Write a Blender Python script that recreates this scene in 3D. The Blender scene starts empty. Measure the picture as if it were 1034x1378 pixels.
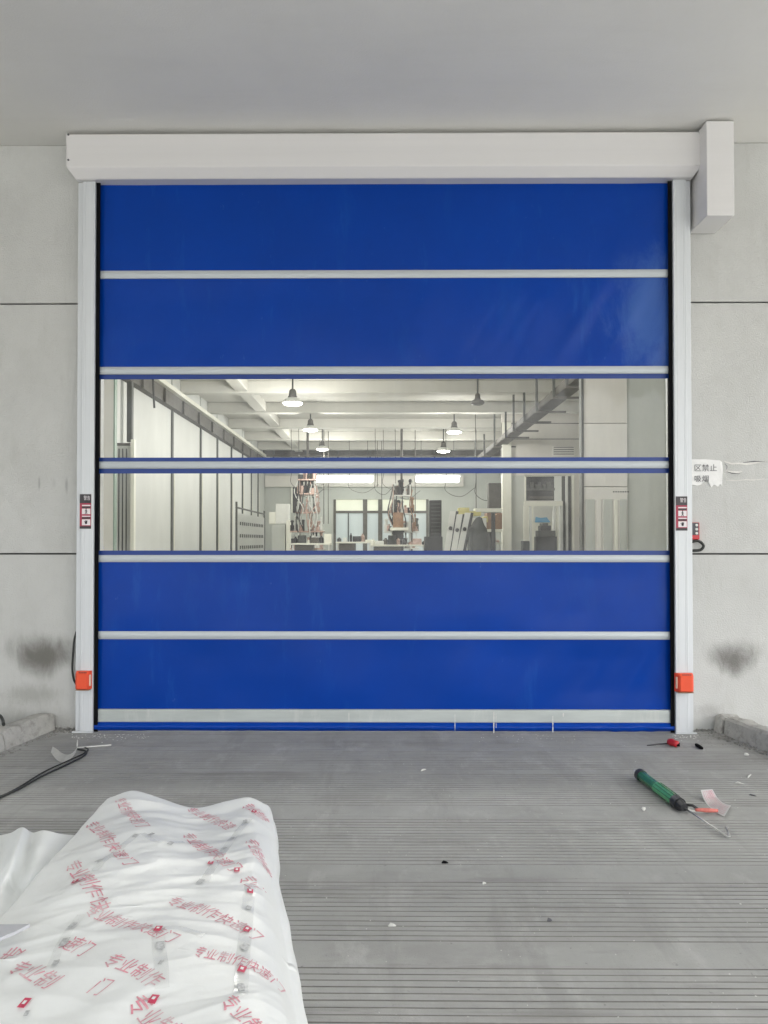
import bpy, bmesh, math, random
from mathutils import Vector, Matrix, Euler, noise
from mathutils.bvhtree import BVHTree
R = math.radians
random.seed(7)
S = bpy.context.scene
C = S.collection

# ------------------------------------------------------------------ camera
PW, PH, F = 1034.0, 1378.0, 995.0
cd = bpy.data.cameras.new('camera'); cam = bpy.data.objects.new('camera', cd); C.objects.link(cam)
cd.sensor_fit = 'VERTICAL'; cd.sensor_height = 36.0; cd.lens = F / PH * 36.0
cd.clip_start = 0.05; cd.clip_end = 3000
SHX, SHY = 10 / PH, 24 / PH
cd.shift_x, cd.shift_y = SHX, SHY
cam.location = (0, 0, 1.5)
cam.rotation_euler = (R(90.8), 0, R(0.4))
S.camera = cam
CM = Euler(cam.rotation_euler).to_matrix()

def ray(px, py):
    return CM @ Vector(((px - PW / 2 + SHX * PH) / F, (PH / 2 + SHY * PH - py) / F, -1))
def at(px, py, Y):
    d = ray(px, py); return Vector((0, 0, 1.5)) + d * (Y / d.y)
def onz(px, py, z=0.0):
    d = ray(px, py); return Vector((0, 0, 1.5)) + d * ((z - 1.5) / d.z)

# ------------------------------------------------------------------ sky, sun, exposure
w = bpy.data.worlds.new('World'); S.world = w; w.use_nodes = True
wn = w.node_tree.nodes; bg = wn['Background']
sky = wn.new('ShaderNodeTexSky'); sky.sky_type = 'NISHITA'; sky.sun_disc = False
SUN_EL, SUN_AZ = 48.0, 135.0          # azimuth clockwise from +Y: behind the camera, to the right
sky.sun_elevation = R(SUN_EL); sky.sun_rotation = R(SUN_AZ)
sky.air_density = 1.0; sky.dust_density = 4.0; sky.ozone_density = 1.0
hs = wn.new('ShaderNodeHueSaturation'); hs.inputs['Saturation'].default_value = 0.30
w.node_tree.links.new(sky.outputs[0], hs.inputs['Color'])
w.node_tree.links.new(hs.outputs[0], bg.inputs[0]); bg.inputs[1].default_value = 0.13
sd = bpy.data.lights.new('sun', 'SUN'); sun = bpy.data.objects.new('sun', sd); C.objects.link(sun)
sd.energy = 1.5; sd.angle = R(12); sd.color = (1.0, 0.97, 0.92)
az, el = R(SUN_AZ), R(SUN_EL)
sdir = Vector((math.sin(az) * math.cos(el), math.cos(az) * math.cos(el), math.sin(el)))
sun.rotation_euler = sdir.to_track_quat('Z', 'Y').to_euler(); sun.location = sdir * 60
vs = S.view_settings
vs.view_transform = 'Standard'; vs.look = 'None'; vs.exposure = 1.98; vs.gamma = 1.0; vs.use_curve_mapping = False
cy = S.cycles
cy.use_denoising = True; cy.max_bounces = 10; cy.diffuse_bounces = 6; cy.glossy_bounces = 4
cy.transparent_max_bounces = 12; cy.sample_clamp_indirect = 6.0
cy.caustics_reflective = False; cy.caustics_refractive = False

# ------------------------------------------------------------------ materials
def mat(name, col, rough=0.6, metal=0.0, var=0.08, scale=6.0, bump=0.0, bscale=60.0, coat=0.0, spec=0.5, stretch=(1, 1, 1), emit=None):
    m = bpy.data.materials.new(name); m.use_nodes = True
    n, l = m.node_tree.nodes, m.node_tree.links
    p = n['Principled BSDF']
    p.inputs['Roughness'].default_value = rough; p.inputs['Metallic'].default_value = metal
    p.inputs['Specular IOR Level'].default_value = spec
    if coat: p.inputs['Coat Weight'].default_value = coat; p.inputs['Coat Roughness'].default_value = 0.2
    tc = n.new('ShaderNodeNewGeometry'); mp = n.new('ShaderNodeVectorMath'); mp.operation = 'MULTIPLY'
    mp.inputs[1].default_value = stretch; l.new(tc.outputs['Position'], mp.inputs[0])
    m['vec'] = mp.name
    if var:
        t = n.new('ShaderNodeTexNoise'); t.inputs['Scale'].default_value = scale; t.inputs['Detail'].default_value = 8
        t.inputs['Roughness'].default_value = 0.65
        l.new(mp.outputs[0], t.inputs['Vector'])
        mr = n.new('ShaderNodeMapRange'); mr.inputs[1].default_value = 0.25; mr.inputs[2].default_value = 0.75
        mr.inputs[3].default_value = 1 - var; mr.inputs[4].default_value = 1 + var
        l.new(t.outputs[0], mr.inputs[0])
        mx = n.new('ShaderNodeVectorMath'); mx.operation = 'SCALE'; mx.inputs[0].default_value = col[:3]
        l.new(mr.outputs[0], mx.inputs['Scale']); l.new(mx.outputs[0], p.inputs['Base Color'])
        m['out'] = mx.name
    else:
        p.inputs['Base Color'].default_value = (*col[:3], 1)
    if bump:
        b = n.new('ShaderNodeBump'); b.inputs['Strength'].default_value = bump; b.inputs['Distance'].default_value = 0.01
        t2 = n.new('ShaderNodeTexNoise'); t2.inputs['Scale'].default_value = bscale; t2.inputs['Detail'].default_value = 6
        l.new(mp.outputs[0], t2.inputs['Vector']); l.new(t2.outputs[0], b.inputs['Height']); l.new(b.outputs[0], p.inputs['Normal'])
    if emit:
        p.inputs['Emission Color'].default_value = (*emit[:3], 1); p.inputs['Emission Strength'].default_value = emit[3]
    return m

def overlay(m, factor_builder, col):
    """lay a second colour over the base colour where factor_builder(nodes, links, position) says"""
    n, l = m.node_tree.nodes, m.node_tree.links
    p = n['Principled BSDF']; src = p.inputs['Base Color'].links[0].from_socket
    g = n.new('ShaderNodeNewGeometry')
    f = factor_builder(n, l, g.outputs['Position'])
    mx = n.new('ShaderNodeMix'); mx.data_type = 'RGBA'
    l.new(f, mx.inputs[0]); l.new(src, mx.inputs[6]); mx.inputs[7].default_value = (*col, 1)
    l.new(mx.outputs[2], p.inputs['Base Color'])

def blob(cx, cz, rx, rz, amt, nscale=9.0, tri=0.0, wob=0.5):
    """a stain on an XZ wall: soft ellipse with a ragged edge, optionally narrowing downwards"""
    def f(n, l, pos):
        sx = n.new('ShaderNodeSeparateXYZ'); l.new(pos, sx.inputs[0])
        def mth(op, a, b=None, c=None):
            q = n.new('ShaderNodeMath'); q.operation = op
            for i, v in enumerate((a, b, c)):
                if v is None: continue
                if isinstance(v, (int, float)): q.inputs[i].default_value = v
                else: l.new(v, q.inputs[i])
            return q.outputs[0]
        dz = mth('DIVIDE', mth('SUBTRACT', sx.outputs[2], cz), rz)
        wd = mth('MAXIMUM', mth('MULTIPLY_ADD', dz, tri, 1.0), 0.15)
        dx = mth('DIVIDE', mth('DIVIDE', mth('SUBTRACT', sx.outputs[0], cx), rx), wd)
        d = mth('SQRT', mth('ADD', mth('MULTIPLY', dx, dx), mth('MULTIPLY', dz, dz)))
        t = n.new('ShaderNodeTexNoise'); t.inputs['Scale'].default_value = nscale; t.inputs['Detail'].default_value = 12; t.inputs['Roughness'].default_value = .72; t.inputs['Distortion'].default_value = .6
        vv = n.new('ShaderNodeVectorMath'); vv.operation = 'MULTIPLY'; vv.inputs[1].default_value = (1.3, 1, 0.6); l.new(pos, vv.inputs[0]); l.new(vv.outputs[0], t.inputs['Vector'])
        d2 = mth('MULTIPLY_ADD', mth('SUBTRACT', t.outputs[0], 0.5), wob * 2, d)
        mr = n.new('ShaderNodeMapRange'); mr.interpolation_type = 'SMOOTHSTEP'
        mr.inputs[1].default_value = 1.15; mr.inputs[2].default_value = 0.15; mr.inputs[3].default_value = 0; mr.inputs[4].default_value = amt
        l.new(d2, mr.inputs[0]); return mr.outputs[0]
    return f

def patches(scale, lo, hi, amt, stretch=(1, 1, 1), detail=8):
    def f(n, l, pos):
        v = n.new('ShaderNodeVectorMath'); v.operation = 'MULTIPLY'; v.inputs[1].default_value = stretch
        l.new(pos, v.inputs[0])
        t = n.new('ShaderNodeTexNoise'); t.inputs['Scale'].default_value = scale; t.inputs['Detail'].default_value = detail
        t.inputs['Roughness'].default_value = 0.7
        l.new(v.outputs[0], t.inputs['Vector'])
        mr = n.new('ShaderNodeMapRange'); mr.inputs[1].default_value = lo; mr.inputs[2].default_value = hi
        mr.inputs[3].default_value = 0; mr.inputs[4].default_value = amt
        l.new(t.outputs[0], mr.inputs[0]); return mr.outputs[0]
    return f

M = {}
M['wall'] = mat('painted_render', (0.54, 0.545, 0.53), 0.8, var=0.07, scale=1.3, bump=0.45, bscale=90)
overlay(M['wall'], patches(2.2, 0.5, 0.8, 0.25), (0.38, 0.38, 0.35))
overlay(M['wall'], patches(7, 0.55, 0.75, 0.30, (1, 1, 0.25)), (0.38, 0.38, 0.35))
overlay(M['wall'], patches(3.0, 0.52, 0.66, 0.22, (1, 1, 0.6), 12), (0.42, 0.42, 0.40))
overlay(M['wall'], patches(90, 0.68, 0.72, 0.6), (0.30, 0.30, 0.28))
M['joint'] = mat('joint_filler', (0.035, 0.035, 0.035), 0.9, var=0.2, scale=30)
M['ceil'] = mat('ceiling_paint', (0.73, 0.725, 0.70), 0.85, var=0.04, scale=0.8, bump=0.15, bscale=80)
overlay(M['ceil'], patches(0.9, 0.45, 0.8, 0.25), (0.62, 0.61, 0.58))
overlay(M['ceil'], patches(2.5, 0.5, 0.7, 0.15, (0.25, 1.6, 1), 10), (0.58, 0.575, 0.55))
M['floor'] = mat('brushed_concrete', (0.365, 0.368, 0.355), 0.72, var=0.16, scale=2.0, bump=0.5, bscale=220)
overlay(M['floor'], patches(1.1, 0.5, 0.72, 0.45, (1, 1.8, 1)), (0.27, 0.265, 0.25))
overlay(M['floor'], patches(3.5, 0.58, 0.7, 0.30, (1, 0.35, 1)), (0.50, 0.495, 0.47))
overlay(M['floor'], patches(5, 0.62, 0.72, 0.5, (0.3, 1, 1)), (0.22, 0.215, 0.20))
overlay(M['floor'], patches(38, 0.62, 0.70, 0.7), (0.13, 0.13, 0.12))
overlay(M['floor'], patches(2.2, 0.52, 0.6, 0.30, (0.5, 1.3, 1), 12), (0.25, 0.245, 0.235))
overlay(M['floor'], patches(14, 0.6, 0.75, 0.35, (1, 0.6, 1), 10), (0.24, 0.235, 0.22))
overlay(M['floor'], patches(5, 0.54, 0.66, 0.50, (1, 0.5, 1), 12), (0.50, 0.50, 0.49))
overlay(M['floor'], patches(3, 0.56, 0.66, 0.55, (0.25, 2.2, 1), 12), (0.20, 0.195, 0.185))
overlay(M['floor'], patches(1.6, 0.53, 0.62, 0.35, (2.5, 0.35, 1), 10), (0.235, 0.235, 0.225))
M['groove'] = mat('groove_dirt', (0.19, 0.185, 0.17), 0.95, var=0.3, scale=9)
M['yard'] = mat('yard_concrete', (0.42, 0.42, 0.40), 0.85, var=0.12, scale=0.4, bump=0.3, bscale=30)
M['kerb'] = mat('kerb_concrete', (0.44, 0.435, 0.41), 0.9, var=0.15, scale=14, bump=1.0, bscale=70)
overlay(M['kerb'], patches(9, 0.5, 0.62, 0.55), (0.20, 0.19, 0.17))
M['housing'] = mat('powder_coat_white', (0.70, 0.69, 0.685), 0.42, var=0.035, scale=1.2, stretch=(0.15, 1, 8))
M['alu'] = mat('anodised_aluminium', (0.63, 0.655, 0.675), 0.5, metal=0.15, var=0.05, scale=3, stretch=(9, 9, 0.3))
M['alubar'] = mat('curtain_bar_aluminium', (0.50, 0.54, 0.565), 0.5, metal=0.2, var=0.07, scale=3, stretch=(0.4, 4, 14))
M['bottombar'] = mat('bottom_bar_aluminium', (0.50, 0.54, 0.52), 0.45, metal=0.3, var=0.12, scale=3, stretch=(0.8, 4, 6))
overlay(M['bottombar'], patches(8, 0.55, 0.7, 0.5, (1, 1, 0.2)), (0.66, 0.67, 0.64))
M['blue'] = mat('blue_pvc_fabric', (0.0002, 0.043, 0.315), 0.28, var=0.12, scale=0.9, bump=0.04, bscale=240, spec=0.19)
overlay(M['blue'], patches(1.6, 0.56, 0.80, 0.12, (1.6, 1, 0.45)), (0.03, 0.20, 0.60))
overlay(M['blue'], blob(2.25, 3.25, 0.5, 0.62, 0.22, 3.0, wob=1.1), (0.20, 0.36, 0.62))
overlay(M['blue'], patches(20, 0.66, 0.74, 0.35, (1, 1, 0.5)), (0.10, 0.2, 0.5))
overlay(M['blue'], patches(3.2, 0.60, 0.74, 0.30, (1.5, 1, 0.25), 5), (0.02, 0.12, 0.45))
overlay(M['blue'], patches(60, 0.70, 0.76, 0.4, (1, 1, 0.15)), (0.12, 0.2, 0.42))
M['bluehem'] = mat('blue_window_hem', (0.003, 0.035, 0.22), 0.4, var=0.06)
M['black'] = mat('black_rubber', (0.006, 0.006, 0.007), 0.95, var=0.2, scale=20, spec=0.1)
M['orange'] = mat('orange_plastic', (0.78, 0.085, 0.03), 0.4, var=0.05)
M['pale'] = mat('pale_lens_plastic', (0.75, 0.55, 0.42), 0.3, var=0.05)
M['red'] = mat('red_plastic', (0.50, 0.02, 0.03), 0.35, var=0.08)
M['stick_red'] = mat('sticker_red', (0.36, 0.022, 0.06), 0.4, var=0.1)
M['stick_dark'] = mat('sticker_dark_print', (0.03, 0.025, 0.03), 0.4, var=0.1)
M['white_print'] = mat('sticker_white', (0.75, 0.70, 0.72), 0.4, var=0.03)
M['paper'] = mat('notice_paper', (0.80, 0.80, 0.79), 0.7, var=0.06, scale=20, bump=0.3, bscale=25)
M['ink'] = mat('grey_ink', (0.10, 0.10, 0.11), 0.7, var=0.1)
M['inkgrey'] = mat('faded_grey_ink', (0.48, 0.49, 0.49), 0.5, var=0.5, scale=120)
M['coral'] = mat('coral_grip', (0.55, 0.15, 0.12), 0.5, var=0.25, scale=60)
M['edge'] = mat('edge_grey_green', (0.22, 0.30, 0.25), 0.5)
M['tape_rem'] = mat('tape_residue', (0.64, 0.63, 0.60), 0.35, var=0.1, scale=30)
M['redink'] = mat('red_ink', (0.66, 0.27, 0.33), 0.6, var=0.35, scale=40)
overlay(M['redink'], patches(16, 0.45, 0.62, 0.75, (1, 1, 1), 6), (0.70, 0.62, 0.63))
M['redmark'] = mat('red_logo_ink', (0.55, 0.05, 0.11), 0.5, var=0.2, scale=60)
M['steel'] = mat('steel_rod', (0.62, 0.62, 0.60), 0.3, metal=0.9, var=0.05)
M['darksteel'] = mat('dark_painted_steel', (0.06, 0.06, 0.06), 0.5, metal=0.3, var=0.2)
M['hallwall'] = mat('hall_panel_white', (0.60, 0.615, 0.595), 0.55, var=0.05, scale=1.2, stretch=(1, 1, 0.3))
M['hallgrey'] = mat('hall_wall_grey', (0.46, 0.48, 0.45), 0.8, var=0.06, scale=0.8)
M['hallceil'] = mat('hall_ceiling_paint', (0.53, 0.525, 0.485), 0.8, var=0.04, scale=0.6)
M['rib'] = mat('rib_dark_paint', (0.075, 0.08, 0.075), 0.6, var=0.15)
M['rail'] = mat('rail_grey_steel', (0.085, 0.08, 0.07), 0.6, var=0.35, scale=5)
M['officewall'] = mat('office_panel', (0.60, 0.58, 0.54), 0.6, var=0.05, scale=1.0)
M['officepale'] = mat('office_pale_panel', (0.66, 0.645, 0.61), 0.5, var=0.04, scale=2)
M['cream'] = mat('cream_paint', (0.74, 0.74, 0.66), 0.5, var=0.03)
M['copper'] = mat('pinkish_metal', (0.50, 0.36, 0.31), 0.35, metal=0.5, var=0.3, scale=12)
M['brown'] = mat('brown_barrel', (0.30, 0.18, 0.11), 0.5, var=0.3, scale=8)
M['whitem'] = mat('machine_white', (0.68, 0.69, 0.66), 0.4, var=0.06)
M['dark'] = mat('machine_black', (0.016, 0.017, 0.02), 0.45, var=0.3, scale=6)
M['yellow'] = mat('yellow_guard', (0.60, 0.55, 0.22), 0.5, var=0.12)
M['cloth'] = mat('dark_cover_cloth', (0.07, 0.075, 0.075), 0.8, var=0.2)
M['bluepaper'] = mat('blue_print', (0.10, 0.36, 0.62), 0.5, var=0.05)
M['green'] = mat('green_barrel_plastic', (0.02, 0.15, 0.055), 0.25, var=0.25, scale=18, coat=0.4)
M['greenlt'] = mat('green_sleeve_plastic', (0.06, 0.30, 0.12), 0.25, var=0.2, scale=18, coat=0.4)
M['debris'] = mat('debris_white', (0.66, 0.66, 0.63), 0.8, var=0.1, scale=60)
M['rubble'] = mat('rubble_grey', (0.27, 0.265, 0.25), 0.95, var=0.3, scale=40)
M['cable'] = mat('black_cable', (0.02, 0.022, 0.02), 0.5, var=0.2)
M['lamp_glow'] = mat('lamp_glow', (0.9, 0.9, 0.88), 0.5, var=0, emit=(1, 0.98, 0.92, 9))
M['lamp_dim'] = mat('lamp_off_shade', (0.12, 0.115, 0.10), 0.5, var=0.05)
M['tube_glow'] = mat('tube_glow', (0.9, 0.9, 0.9), 0.5, var=0, emit=(0.97, 1, 0.96, 5))

# white packing foam: thin, slightly translucent
M['foam'] = mat('white_packing_foam', (0.77, 0.79, 0.78), 0.42, var=0.03, scale=5, bump=0.10, bscale=26)
def film_creases(m):
    n, l = m.node_tree.nodes, m.node_tree.links; p = n['Principled BSDF']
    g = n.new('ShaderNodeNewGeometry'); prev = p.inputs['Normal'].links[0].from_socket
    for sc_, st, dist, stv in ((3.0, .8, .030, (0.8, 2.6, 1)), (8.0, .8, .012, (1, 1.8, 1)), (20.0, .6, .004, (1, 1, 1))):
        v = n.new('ShaderNodeVectorMath'); v.operation = 'MULTIPLY'; v.inputs[1].default_value = stv; l.new(g.outputs['Position'], v.inputs[0])
        t = n.new('ShaderNodeTexNoise'); t.noise_type = 'RIDGED_MULTIFRACTAL'; t.inputs['Scale'].default_value = sc_; t.inputs['Detail'].default_value = 3
        t.inputs['Distortion'].default_value = .8; l.new(v.outputs[0], t.inputs['Vector'])
        mr = n.new('ShaderNodeMapRange'); mr.inputs[1].default_value = 0.4; mr.inputs[2].default_value = 1.6; l.new(t.outputs[0], mr.inputs[0])
        b = n.new('ShaderNodeBump'); b.inputs['Strength'].default_value = st; b.inputs['Distance'].default_value = dist
        l.new(mr.outputs[0], b.inputs['Height']); l.new(prev, b.inputs['Normal']); prev = b.outputs[0]
    l.new(prev, p.inputs['Normal'])
film_creases(M['foam'])
M['foamgrey'] = mat('grey_board', (0.46, 0.47, 0.50), 0.6, var=0.05)

def clear_mat(name, tint, rough, weight, dirt_sheen=0.04):
    m = bpy.data.materials.new(name); m.use_nodes = True; n, l = m.node_tree.nodes, m.node_tree.links
    n.remove(n['Principled BSDF'])
    tr = n.new('ShaderNodeBsdfTransparent'); tr.inputs[0].default_value = (*tint, 1)
    gl = n.new('ShaderNodeBsdfGlossy'); gl.inputs['Roughness'].default_value = rough
    fr = n.new('ShaderNodeLayerWeight'); fr.inputs[0].default_value = 0.5      # symmetric Schlick term, the same from both faces
    pw = n.new('ShaderNodeMath'); pw.operation = 'POWER'; pw.inputs[1].default_value = 5; l.new(fr.outputs['Facing'], pw.inputs[0])
    mu = n.new('ShaderNodeMath'); mu.operation = 'MULTIPLY_ADD'; mu.inputs[1].default_value = 0.9 * weight; mu.inputs[2].default_value = 0.03 * weight; l.new(pw.outputs[0], mu.inputs[0])
    mx = n.new('ShaderNodeMixShader'); l.new(mu.outputs[0], mx.inputs[0]); l.new(tr.outputs[0], mx.inputs[1]); l.new(gl.outputs[0], mx.inputs[2])
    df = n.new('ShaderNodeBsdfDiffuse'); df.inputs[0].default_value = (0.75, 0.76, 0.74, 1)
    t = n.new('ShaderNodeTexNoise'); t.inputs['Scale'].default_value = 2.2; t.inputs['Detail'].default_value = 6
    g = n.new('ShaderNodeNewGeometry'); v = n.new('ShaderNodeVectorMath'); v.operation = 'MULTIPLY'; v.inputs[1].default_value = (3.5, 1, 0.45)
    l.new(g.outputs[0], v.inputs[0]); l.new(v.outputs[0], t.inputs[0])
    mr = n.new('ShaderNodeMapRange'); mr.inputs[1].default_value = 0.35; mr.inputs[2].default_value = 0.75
    mr.inputs[3].default_value = dirt_sheen * 0.2; mr.inputs[4].default_value = dirt_sheen * 3.0; l.new(t.outputs[0], mr.inputs[0])  # whitish upright streaks: some dirt, plus wavy reflections painted into the panes
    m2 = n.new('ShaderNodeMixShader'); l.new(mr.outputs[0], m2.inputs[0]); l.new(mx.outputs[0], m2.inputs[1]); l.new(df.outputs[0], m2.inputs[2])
    b = n.new('ShaderNodeBump'); b.inputs['Strength'].default_value = 0.5; b.inputs['Distance'].default_value = 0.03
    t3 = n.new('ShaderNodeTexNoise'); t3.inputs['Scale'].default_value = 1.5; l.new(v.outputs[0], t3.inputs[0]); l.new(t3.outputs[0], b.inputs['Height'])
    l.new(b.outputs[0], gl.inputs['Normal'])
    l.new(m2.outputs[0], n['Material Output'].inputs[0]); return m
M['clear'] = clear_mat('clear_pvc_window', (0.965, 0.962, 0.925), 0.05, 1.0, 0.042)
M['tape'] = clear_mat('clear_packing_tape', (0.985, 0.985, 0.985), 0.14, 0.55, 0.09)
M['nozzle'] = clear_mat('clear_nozzle_plastic', (0.9, 0.9, 0.9), 0.1, 2.0, 0.3)
def frosted(name, col):
    m = bpy.data.materials.new(name); m.use_nodes = True; n, l = m.node_tree.nodes, m.node_tree.links
    n.remove(n['Principled BSDF'])
    a = n.new('ShaderNodeBsdfTranslucent'); a.inputs[0].default_value = (*col, 1)
    d = n.new('ShaderNodeBsdfDiffuse'); d.inputs[0].default_value = (*col, 1)
    mx = n.new('ShaderNodeMixShader'); mx.inputs[0].default_value = 0.35
    l.new(a.outputs[0], mx.inputs[1]); l.new(d.outputs[0], mx.inputs[2]); l.new(mx.outputs[0], n['Material Output'].inputs[0]); return m
M['frost_up'] = frosted('frosted_pane_cream', (0.92, 0.93, 0.84))
M['frost_lo'] = frosted('frosted_pane_grey', (0.72, 0.76, 0.75))

# ------------------------------------------------------------------ mesh helpers
def ob(name, bm_or_me, m, parent=None, smooth=False, kind=None, label=None):
    if isinstance(bm_or_me, bmesh.types.BMesh):
        me = bpy.data.meshes.new(name); bm_or_me.to_mesh(me); bm_or_me.free()
    else: me = bm_or_me
    if isinstance(m, (list, tuple)):
        for q in m: me.materials.append(M[q] if isinstance(q, str) else q)
    elif not me.materials: me.materials.append(M[m] if isinstance(m, str) else m)
    if smooth:
        for p in me.polygons: p.use_smooth = True
    o = bpy.data.objects.new(name, me); C.objects.link(o)
    if parent is not None:
        o.parent = parent
    if kind: o['kind'] = kind
    if label: o['label'] = label
    return o
def tag(o, label, cat, group=None, kind=None):
    o['label'] = label; o['category'] = cat
    if group: o['group'] = group
    if kind: o['kind'] = kind
    return o
def thing(name, label, cat, loc=(0, 0, 0), group=None):
    o = bpy.data.objects.new(name, None); C.objects.link(o); o.location = loc; o.empty_display_size = 0.1
    tag(o, label, cat, group, 'thing'); WORLD[o.name] = Vector(loc); return o
WORLD = {}
def shift(bm, parent):
    """geometry is written in world coordinates; children of a placed Empty are moved back by its location"""
    if parent is not None and parent.name in WORLD:
        bmesh.ops.translate(bm, verts=bm.verts, vec=-WORLD[parent.name])
def box(bm, a, b, bev=0.0, rot=None, seg=1):
    a, b = Vector(a), Vector(b)
    c = (a + b) / 2; s = Vector((abs(b.x - a.x), abs(b.y - a.y), abs(b.z - a.z)))
    mt = Matrix.Translation(c) @ (rot.to_4x4() if rot else Matrix.Identity(4)) @ Matrix.Diagonal((*s, 1))
    r = bmesh.ops.create_cube(bm, size=1, matrix=mt)
    if bev:
        es = list({e for v in r['verts'] for e in v.link_edges})
        bmesh.ops.bevel(bm, geom=es, offset=bev, segments=seg, affect='EDGES', profile=0.5)
    return r['verts']
def cyl(bm, a, b, r1, r2=None, n=16, caps=True):
    a, b = Vector(a), Vector(b); d = b - a; r2 = r1 if r2 is None else r2
    mt = Matrix.Translation((a + b) / 2) @ d.to_track_quat('Z', 'Y').to_matrix().to_4x4()
    bmesh.ops.create_cone(bm, cap_ends=caps, segments=n, radius1=r1, radius2=r2, depth=d.length, matrix=mt)
def lathe(bm, prof, c=(0, 0, 0), n=24, axis=None):
    rings = []
    rot = axis.to_track_quat('Z', 'Y').to_matrix() if axis else Matrix.Identity(3)
    for r, z in prof:
        rings.append([bm.verts.new(Vector(c) + rot @ Vector((r * math.cos(k * 2 * math.pi / n), r * math.sin(k * 2 * math.pi / n), z))) for k in range(n)])
    for p, q in zip(rings, rings[1:]):
        for k in range(n):
            bm.faces.new((p[k], p[(k + 1) % n], q[(k + 1) % n], q[k]))
def tube(bm, pts, r, n=8):
    pts = [Vector(p) for p in pts]; rings = []
    for i, p in enumerate(pts):
        d = (pts[min(i + 1, len(pts) - 1)] - pts[max(i - 1, 0)]).normalized()
        up = Vector((0, 0, 1)) if abs(d.z) < 0.95 else Vector((0, 1, 0))
        x = d.cross(up).normalized(); y = x.cross(d)
        rr = r[i] if isinstance(r, (list, tuple)) else r
        rings.append([bm.verts.new(p + x * rr * math.cos(k * 2 * math.pi / n) + y * rr * math.sin(k * 2 * math.pi / n)) for k in range(n)])
    for p, q in zip(rings, rings[1:]):
        for k in range(n): bm.faces.new((p[k], p[(k + 1) % n], q[(k + 1) % n], q[k]))
    bm.faces.new(rings[0][::-1]); bm.faces.new(rings[-1])
def cr(pts, n=8):
    """catmull-rom through points"""
    pts = [Vector(p) for p in pts]; out = []
    P = [pts[0] * 2 - pts[1]] + pts + [pts[-1] * 2 - pts[-2]]
    for i in range(1, len(P) - 2):
        for k in range(n):
            t = k / n; a, b, c, d = P[i - 1:i + 3]
            out.append(0.5 * ((2 * b) + (c - a) * t + (2 * a - 5 * b + 4 * c - d) * t * t + (3 * b - a - 3 * c + d) * t ** 3))
    out.append(pts[-1]); return out
def prism(bm, prof, x0, x1, inset=None):
    """profile in (y,z) extruded along x; inset[i] pulls the ends of that vertex inwards"""
    inset = inset or [0] * len(prof)
    A = [bm.verts.new((x0 + s, y, z)) for (y, z), s in zip(prof, inset)]
    B = [bm.verts.new((x1 - s, y, z)) for (y, z), s in zip(prof, inset)]
    n = len(prof)
    for k in range(n): bm.faces.new((A[k], A[(k + 1) % n], B[(k + 1) % n], B[k]))
    bm.faces.new(A[::-1]); bm.faces.new(B)
    bmesh.ops.recalc_face_normals(bm, faces=bm.faces)
def pbox(name, a, b, m, parent, bev=0.0, label=None, kind=None, rot=None, seg=1):
    bm = bmesh.new(); box(bm, a, b, bev, rot, seg); shift(bm, parent)
    return ob(name, bm, m, parent, label=label, kind=kind)
_tc = {}
def text_geo(body):
    """glyph outlines of the built-in font as a flat mesh: verts in x 0..1, y centred, height ratio kept"""
    if body in _tc: return _tc[body]
    cu = bpy.data.curves.new('t', 'FONT'); cu.body = body; cu.resolution_u = 2
    o = bpy.data.objects.new('t', cu); C.objects.link(o); bpy.context.view_layer.update()
    me = o.to_mesh()
    v = [Vector((p.co.x, p.co.y)) for p in me.vertices]; f = [tuple(p.vertices) for p in me.polygons]
    o.to_mesh_clear(); bpy.data.objects.remove(o); bpy.data.curves.remove(cu)
    x0, x1 = min(p.x for p in v), max(p.x for p in v); y0, y1 = min(p.y for p in v), max(p.y for p in v)
    r = ([((p.x - x0) / (x1 - x0), (p.y - (y0 + y1) / 2) / (y1 - y0)) for p in v], f)
    _tc[body] = r; return r
def text_flat(bm, body, o, ux, uy, width, height):
    v, f = text_geo(body); o = Vector(o); ux = Vector(ux); uy = Vector(uy)
    vs_ = [bm.verts.new(o + ux * (a * width) + uy * (b * height)) for a, b in v]
    for q in f:
        try: bm.faces.new([vs_[i] for i in q])
        except ValueError: pass

# ================================================================== THE SETTING
YW = 5.90        # face of the outer wall
CEIL = 4.685
# ---- ground to the horizon
bm = bmesh.new()
bmesh.ops.create_grid(bm, x_segments=4, y_segments=4, size=900)
bmesh.ops.translate(bm, verts=bm.verts, vec=(0, 0, -0.03))
ob('ground', bm, 'yard', kind='structure')

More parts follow.
